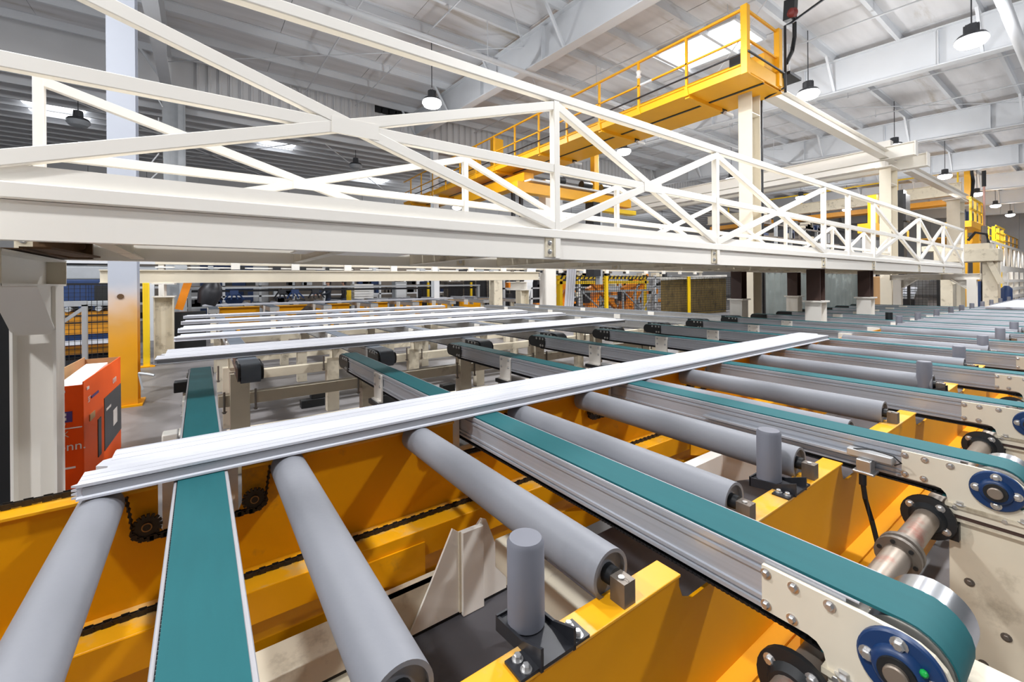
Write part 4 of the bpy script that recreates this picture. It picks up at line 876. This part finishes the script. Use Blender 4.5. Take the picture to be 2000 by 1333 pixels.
for k, x in enumerate((.35, 1.0, 2.55, 3.0, 3.75)):
    g = obj('gripper_head', MB().box(x-.13, x+.13, 18.6, 18.8, 1.24, 1.40), [BLKST, BLUEM][k % 2], t)
    for q in range(4): obj('finger', MB().bar((x-.14+.09*q, 18.65, 1.28), (x-.30+.2*q, 18.5, 1.06), .04, .04), [BLKST, BLUEM][k % 2], g)
t = thing('orange_machine', 'orange and black machine cabinet beside the left cream post', 'machine', (-.3, 13.2, 0)); obj('arm', MB().bar((-.42, 13.2, 1.0), (-.22, 13.2, 1.72), .2, .16), ROBOT, t); obj('cabinet', MB().box(-.55, .1, 11.7, 12.0, 0, 1.0), BLACK, t); obj('hood', MB().lathe([(0, .2), (.3, .27), (.5, .2), (.6, .12)], (.12, 13.3, 1.1), (.3, 0, 1), 14), BLKST, t)
t = thing('white_stack', 'stack of bright white sheets and yellow bin behind the two workers', 'stack', (5.9, 21, 0))
for k in range(6): obj('sheet', MB().box(5.9, 6.8, 20.9, 21.5, .9+k*.12, 1.0+k*.12), FOAM, t)
obj('table', MB().box(5.7, 7.6, 20.8, 21.6, .8, .9), GALV, t); obj('bin', MB().box(5.4, 5.7, 20.7, 21, .6, 1.4), SAFETY, t); obj('bin_foot', MB().box(5.45, 5.65, 20.75, 20.95, 0, .6), BLKST, t)
for x in (5.75, 7.5): obj('leg', MB().box(x, x+.08, 20.9, 21.0, 0, .8), GALV, t)
for i, (x, w_, h_) in enumerate(((7.9, .6, 1.7), (9.3, .8, 1.55), (10.8, 1.0, 1.7))):
    t = thing('control_cabinet', ['slim grey control cabinet', 'dark control cabinet with yellow post', 'wide grey machine cabinet'][i]+' in the shadows below the cream overhead beam', 'cabinet', (x, 20.9, 0))
    obj('body', MB().box(x, x+w_, 20.9, 21.4, 0, h_), [GALV, BLKST, GREYST][i], t, bevel=.01); obj('door', MB().box(x+.05, x+w_-.05, 20.885, 20.9, .1, h_-.1), [WHITE_ST, BLKST, BLKST][i], t)
t = thing('dark_partition', 'dark mesh partition wall deep behind the cream overhead beam', 'partition', (12, 21.6, 0)); obj('wall', MB().box(12, 22, 21.6, 21.65, 0, 1.8), BLKST, t)
for k in range(12): obj('brace', MB().box(12.1+.8*k, 12.16+.8*k, 21.5, 21.58, 0, 1.8), GREYST, t)
# left: machines beyond the fence
t = thing('yellow_machine', 'yellow and grey machine bed behind the left wire fence', 'machine', (-4.4, 12, 0))
obj('bed', MB().box(-4.6, -1.3, 12, 13, .62, 1.06), YELDARK, t, smooth=False); obj('bed_lower', MB().box(-4.4, -1.3, 12.2, 13, .2, .35), YELDARK, t, smooth=False); obj('skid', MB().box(-4.6, -1.2, 11.95, 13, .0, .12), BLKST, t)
for z in (.84, .98): obj('trim_bar', MB().box(-4.6, -1.3, 11.98, 12, z, z+.025), BLKST, t)
for k in range(9): obj('roller', MB().cyl((-3.2+.22*k, 11.9, 1.12), (-3.2+.22*k, 12.6, 1.12), .05, 10), GALV, t)
0; obj('white_bar', MB().box(-4.6, -1.2, 11.9, 12, .42, .5), WPAN, t); obj('panel', MB().box(-3.1, -2.7, 11.93, 12, .55, 1.0), WPAN, t); obj('motor', MB().box(-2.65, -2.35, 11.8, 12, .7, 1.05), BLACK, t); obj('drum', MB().cyl((-3.05, 11.9, 1.12), (-2.7, 11.9, 1.12), .12, 14), TEAL, t)
obj('sheet', MB().box(-3.2, -1.2, 12, 13, 1.18, 1.26), GALV, t)
t = thing('blue_machine', 'dark blue machine body behind the left wire fence', 'machine', (-4, 15, 0)); obj('body', MB().box(-4.6, -1.6, 15, 16, 0, 1.75), BLUEM, t, bevel=.03)
for k in range(5): obj('door', MB().box(-4.4+.56*k, -3.95+.56*k, 14.97, 15, .4, 1.6), [BLACK, BLUEM, BLKST, BLUEM, BLACK][k], t)
t = thing('grey_gate', 'grey tube gate frame behind the cream leg at left', 'gate', (-1.9, 8.0, 0))
for x in (-1.50, -1.28): obj('upright', MB().box(x, x+.05, 8.0, 8.08, 0, 1.32), GALV, t)
obj('rail', MB().box(-1.50, -1.23, 8.0, 8.08, 1.3, 1.37), GALV, t); obj('brace', MB().bar((-1.46, 8.04, 1.1), (-1.26, 8.04, 1.28), .04, .04), GALV, t); obj('rail', MB().box(-1.50, -1.23, 8.0, 8.08, .3, .35), GALV, t)
t = thing('blue_duct', 'pale blue grey duct and window strip high behind the left fence', 'duct', (-8, 16, 0)); obj('duct', MB().box(-8, -1.0, 16.2, 16.6, 1.75, 2.15), GALV, t, bevel=.05); obj('rail', MB().box(-8, -1, 16.1, 16.2, 2.2, 2.3), WHITE_ST, t)
for x in (-7.5, -4.0, -1.2): obj('leg', MB().box(x, x+.12, 16.2, 16.4, 0, 1.8), WHITE_ST, t)
t = thing('sheet_stack', 'light grey sheets stacked flat on the floor behind the left fence', 'sheets', (-2.6, 9.6, 0)); obj('sheet', MB().box(-3.2, -1.2, 9.8, 10.6, .02, .06), GALV, t); obj('bar', MB().box(-3.0, -1.5, 9.5, 9.7, .02, .1), BLACK, t)
# white props leaning at the tall post in the middle distance
t = thing('lean_plank', 'white plank leaning left beside the pale middle column', 'plank', (9.6, 12.6, 0)); obj('board', MB().bar((8.75, 11.9, 0), (9.75, 12.2, 2.3), .34, .06, up=(0, 1, 0)), WHITE_ST, t)
t = thing('pale_column', 'broad pale column in the middle distance behind the second roller area', 'column', (10.6, 12.3, 0)); obj('shaft', MB().box(10.35, 10.85, 12.2, 12.6, 0, 5.4), CREAM, t, bevel=.02); obj('base', MB().box(10.2, 11.0, 12.1, 12.7, 0, .05), CREAM, t)
t = thing('white_sheets', 'bundle of thin white strips leaning on the right of the pale middle column', 'strips', (11, 12, 0))
for k in range(4): obj('strip', MB().bar((10.95+.12*k, 11.9, 0), (11.35+.12*k, 12.05, 2.3), .09, .04, up=(0, 1, 0)), WPAN, t)
def rack(lab, x0, x1, y, z0, z1, nu, step=1.6, lvl=.6):
    t = thing('equipment_rack', lab, 'rack', (x0, y, 0)); n = int((x1-x0)/step)
    for k in range(n+1): obj('upright', MB().box(x0+k*step, x0+k*step+.1, y, y+.12, 0, z1+.1), random.choice([GALV, WHITE_ST]), t)
    zs = [z0+lvl*k for k in range(int((z1-z0)/lvl)+1)]
    for z in zs: obj('beam', MB().box(x0, x1, y, y+.1, z, z+.07), random.choice([GALV, WHITE_ST, GREYST]), t)
    for k in range(nu):
        x = random.uniform(x0, x1-.5); z = random.choice(zs)+.07; w = random.uniform(.12, .55); h = random.uniform(.12, lvl-.12)
        obj('unit', MB().box(x, x+w, y+.12, y+.5, z, z+h), random.choice([GREYST, BLKST, BLACK, BLUEM, BLKST, GALV] if y == 23 else [GALV, BLKST, BLKST, CREAMD, GREYST, ROBOT if y == 16.2 else WHITE_ST, ROBOT if y == 16.2 else BLUEM, BLACK]), t)
rack('dense grey equipment rack seen through the right half of the footbridge', 18.8, 30, 9.2, 1.2, 4.2, 95)
rack('low cluttered equipment rack deep behind the suction gripper gantry', -.6, 14, 23.0, .6, 2.0, 110, 1.4, .45)
rack('dark equipment rack behind the orange robots', 11.2, 24, 16.2, .3, 1.9, 90, 1.6, .5)
rack('cluttered equipment rack behind the blue machine at left', -9, -1.0, 17.6, .5, 2.3, 40, 1.4, .5)
# ---------------------------------------------------------------- carton at left
t = thing('carton', 'tall orange television carton, open at the top with white foam, behind the cream leg', 'box', (-.68, 4.3, 0))
A = Vector((-.685, 4.31, 0)); B = Vector((-.635, 5.63, 0)); d = (B-A).normalized(); nrm = Vector((d.y, -d.x, 0)); th = .25; H = .875
def side(p, q, z0, z1, m, nm, tk=.006):
    p, q = Vector(p), Vector(q); mb = MB().bar((p.x, p.y, (z0+z1)/2), (q.x, q.y, (z0+z1)/2), tk, z1-z0); return obj(nm, mb, m, t, smooth=False)
Ab, Bb = A-nrm*th, B-nrm*th
f1 = side(A, B, 0, H, ORANGED, 'front_wall'); f2 = side(Ab, A, 0, H-.02, ORANGE, 'end_wall'); side(Ab, Bb, 0, H+.02, CARD, 'back_wall'); side(Bb, B, 0, H, CARD, 'end_wall')
obj('bottom', MB().bar((A-nrm*th/2+Vector((0, 0, .005))), (B-nrm*th/2+Vector((0, 0, .005))), th, .01), CARD, t)
obj('foam_block', MB().bar(A-nrm*.10+d*.04+Vector((0, 0, H-.10)), B-nrm*.10-d*.35+Vector((0, 0, H-.06)), .14, .12), FOAM, t)
def on_face(o0, u, w0, w1, z0, z1, m, nm, par, out=.004):
    """thin printed patch on a carton wall"""
    mb = MB().bar(o0+u*w0+Vector((0, 0, (z0+z1)/2)), o0+u*w1+Vector((0, 0, (z0+z1)/2)), out*2, z1-z0); return obj(nm, mb, m, par, smooth=False)
on_face(A+nrm*.003, d, .62, 1.31, .18, .62, INK, 'printed_screen', f1); on_face(A+nrm*.004, d, .40, .50, .20, .50, INK, 'printed_stripe', f1)
on_face(A+nrm*.0045, d, .95, 1.12, .30, .44, LETW, 'printed_icon', f1, .004)
e = (Ab-A).normalized(); en = Vector((-d.x, -d.y, 0))
on_face(A+en*.003, e, .055, .245, .60, .675, PURP, 'printed_label', f2); on_face(A+en*.0045, e, .085, .12, .645, .665, LETW, 'label_patch', f2); on_face(A+en*.0045, e, .085, .13, .615, .635, LETW, 'label_patch', f2); on_face(A+en*.0045, e, .14, .18, .615, .632, LETW, 'label_patch', f2)
on_face(A+en*.003, e, .09, .16, .808, .826, LETW, 'barcode', f2); on_face(A+en*.004, e, .005, .10, .553, .56, FOAM, 'tape', f2); on_face(A+en*.004, e, .04, .2, .27, .282, LETW, 'printed_line', f2)
def text(s, o0, u, n_, w0, z, size, m, par):
    cu = bpy.data.curves.new('txt', 'FONT'); cu.body = s; cu.size = size; cu.extrude = .0008
    o = bpy.data.objects.new('lettering', cu); COL.objects.link(o); dg = bpy.context.evaluated_depsgraph_get(); me = bpy.data.meshes.new_from_object(o.evaluated_get(dg)); bpy.data.objects.remove(o)
    ob = bpy.data.objects.new('lettering', me); me.materials.clear(); me.materials.append(m); COL.objects.link(ob); ob.parent = par
    pos = o0+u*w0+Vector((0, 0, z)); zax = Vector((0, 0, 1)); M = Matrix((( u.x, zax.x, n_.x, pos.x), (u.y, zax.y, n_.y, pos.y), (u.z, zax.z, n_.z, pos.z), (0, 0, 0, 1)))
    ob.matrix_local = M
for s, w0, z, sz, m in (('55"', .055, .575, .06, PALE), ('4K', .05, .495, .06, PALE), ('onn.', .045, .40, .085, LETW)):
    text(s, A+en*.006, -e, en, -(w0+.09), z, sz, m, f2)
for s, w0, z, sz, m in (('onn', .95, .68, .1, LETW), ('55"', .10, .70, .06, LETW)):
    text(s, A+nrm*.006, d, nrm, w0, z, sz, m, f1)
on_face(A+nrm*.0045, d, .07, .13, .80, .82, LETW, 'printed_mark', f1); on_face(A+nrm*.0045, d, .20, .42, .712, .73, PURP, 'printed_mark', f1); on_face(A+nrm*.0045, d, .15, .30, .55, .60, CARD, 'printed_mark', f1); on_face(A+nrm*.0045, d, .68, .86, .50, .52, LETW, 'printed_mark', f1); on_face(A+en*.0045, e, .10, .17, .735, .775, CARD, 'printed_mark', f2)
# ---------------------------------------------------------------- two workers
def person(lab, x, y, yaw, shirt, reach):
    V = [(0, 0, .93), (0, 0, 1.12), (0, 0, 1.38), (0, 0, 1.50), (0, .0, 1.56), (0, -.01, 1.66), (0, 0, 1.76),
         (.09, 0, .88), (.10, -.02, .49), (.10, .02, .07), (.10, -.12, .04), (-.09, 0, .88), (-.10, -.02, .49), (-.10, .02, .07), (-.10, -.12, .04),
         (.18, 0, 1.42)] + ([(.24, -.16, 1.22), (.20, -.44, 1.14), (.19, -.53, 1.12)] if reach else [(.25, .02, 1.15), (.24, -.08, .92), (.24, -.12, .84)]) + [(-.18, 0, 1.42)] + ([(-.24, -.18, 1.24), (-.2, -.46, 1.14), (-.19, -.55, 1.12)] if reach else [(-.25, .02, 1.15), (-.24, -.08, .92), (-.24, -.12, .84)])
    E_ = [(0,1),(1,2),(2,3),(3,4),(4,5),(5,6),(0,7),(7,8),(8,9),(9,10),(0,11),(11,12),(12,13),(13,14),(2,15),(15,16),(16,17),(17,18),(2,19),(19,20),(20,21),(21,22)]
    Rr = [.14,.13,.15,.06,.055,.085,.07,.095,.062,.045,.035,.095,.062,.045,.035,.06,.045,.036,.03,.06,.045,.036,.03]
    me = bpy.data.meshes.new('person'); me.from_pydata(V, E_, []); o = bpy.data.objects.new('person', me); COL.objects.link(o); o.location = (x, y, 0); o.rotation_euler = (0, 0, yaw)
    sk_ = o.modifiers.new('skin', 'SKIN'); 
    for i, sv in enumerate(me.skin_vertices[0].data): sv.radius = (Rr[i], Rr[i]*(.75 if i < 3 else 1)); sv.use_root = i == 0
    ss = o.modifiers.new('sub', 'SUBSURF'); ss.levels = 2; ss.render_levels = 2
    dg = bpy.context.evaluated_depsgraph_get(); bm_ = bpy.data.meshes.new_from_object(o.evaluated_get(dg)); o.modifiers.clear(); o.data = bm_
    bm_.materials.clear()
    for m in (SKIN, shirt, JEANS, BLACK): bm_.materials.append(m)
    for p in bm_.polygons:
        z = p.center.z; ax = abs(p.center.x); p.use_smooth = True
        hand = (p.center.y < -.45) if reach else (z < .9 and ax > .2)
        p.material_index = 0 if (z > 1.5 or hand) else 1 if (z > .96 or ax > .2) else 2 if z > .1 else 3
    tag(o, lab, 'person')
    h = MB().lathe([(0, .095), (.05, .1), (.09, .075), (.11, .02)], (0, .015, 1.68), (0, 0, 1), 14); h.box(-.08, .08, .03, .1, 1.58, 1.7); obj('hair', h, HAIR, o)
    f = MB().bar((0, -.10, 1.67), (0, -.115, 1.63), .022, .02); 
    obj('nose', f, SKIN, o)
    ey = MB()
    for sx in (-1, 1): ey.lathe([(0, .012), (.006, .006)], (sx*.034, -.088, 1.675), (0, -1, 0), 8)
    obj('eyes', ey, HAIR, o); obj('mouth', MB().box(-.025, .025, -.092, -.085, 1.598, 1.606), REDP, o)
    ea = MB()
    for sx in (-1, 1): ea.lathe([(0, .025), (.012, .018)], (sx*.082, 0, 1.65), (sx, 0, 0), 8)
    obj('ears', ea, SKIN, o)
    # fingers
    fg = MB()
    for sx in (-1, 1):
        bx, by, bz = (sx*.195, -.55, 1.12) if reach else (sx*.24, -.13, .83)
        for k in range(4):
            if reach: fg.tube([(bx-.027+.018*k, by, bz), (bx-.03+.02*k, by-.05, bz-.005), (bx-.03+.02*k, by-.075-.008*(k in (1, 2)), bz-.025)], .008, 6)
            else: fg.tube([(bx, by-.027+.018*k, bz), (bx, by-.03+.02*k, bz-.05), (bx-sx*.012, by-.03+.02*k, bz-.08-.008*(k in (1, 2)))], .008, 6)
        fg.tube([(bx-sx*.03, by+.01, bz), (bx-sx*.055, by-.02, bz-.015), (bx-sx*.06, by-.045, bz-.02)] if reach else [(bx-sx*.01, by-.03, bz+.01), (bx-sx*.03, by-.055, bz-.02), (bx-sx*.03, by-.06, bz-.045)], .009, 6)
    obj('fingers', fg, SKIN, o)
    return o
person('person in dark shirt leaning and reaching left over the far table', 4.6, 20.3, math.radians(-70), SHIRT, True)
person('person with black hair and black top standing right of the reaching worker', 5.28, 20.35, math.radians(-120), SHIRTG, False)
for o in bpy.data.objects:
    if 'world_coords' in o: del o['world_coords']
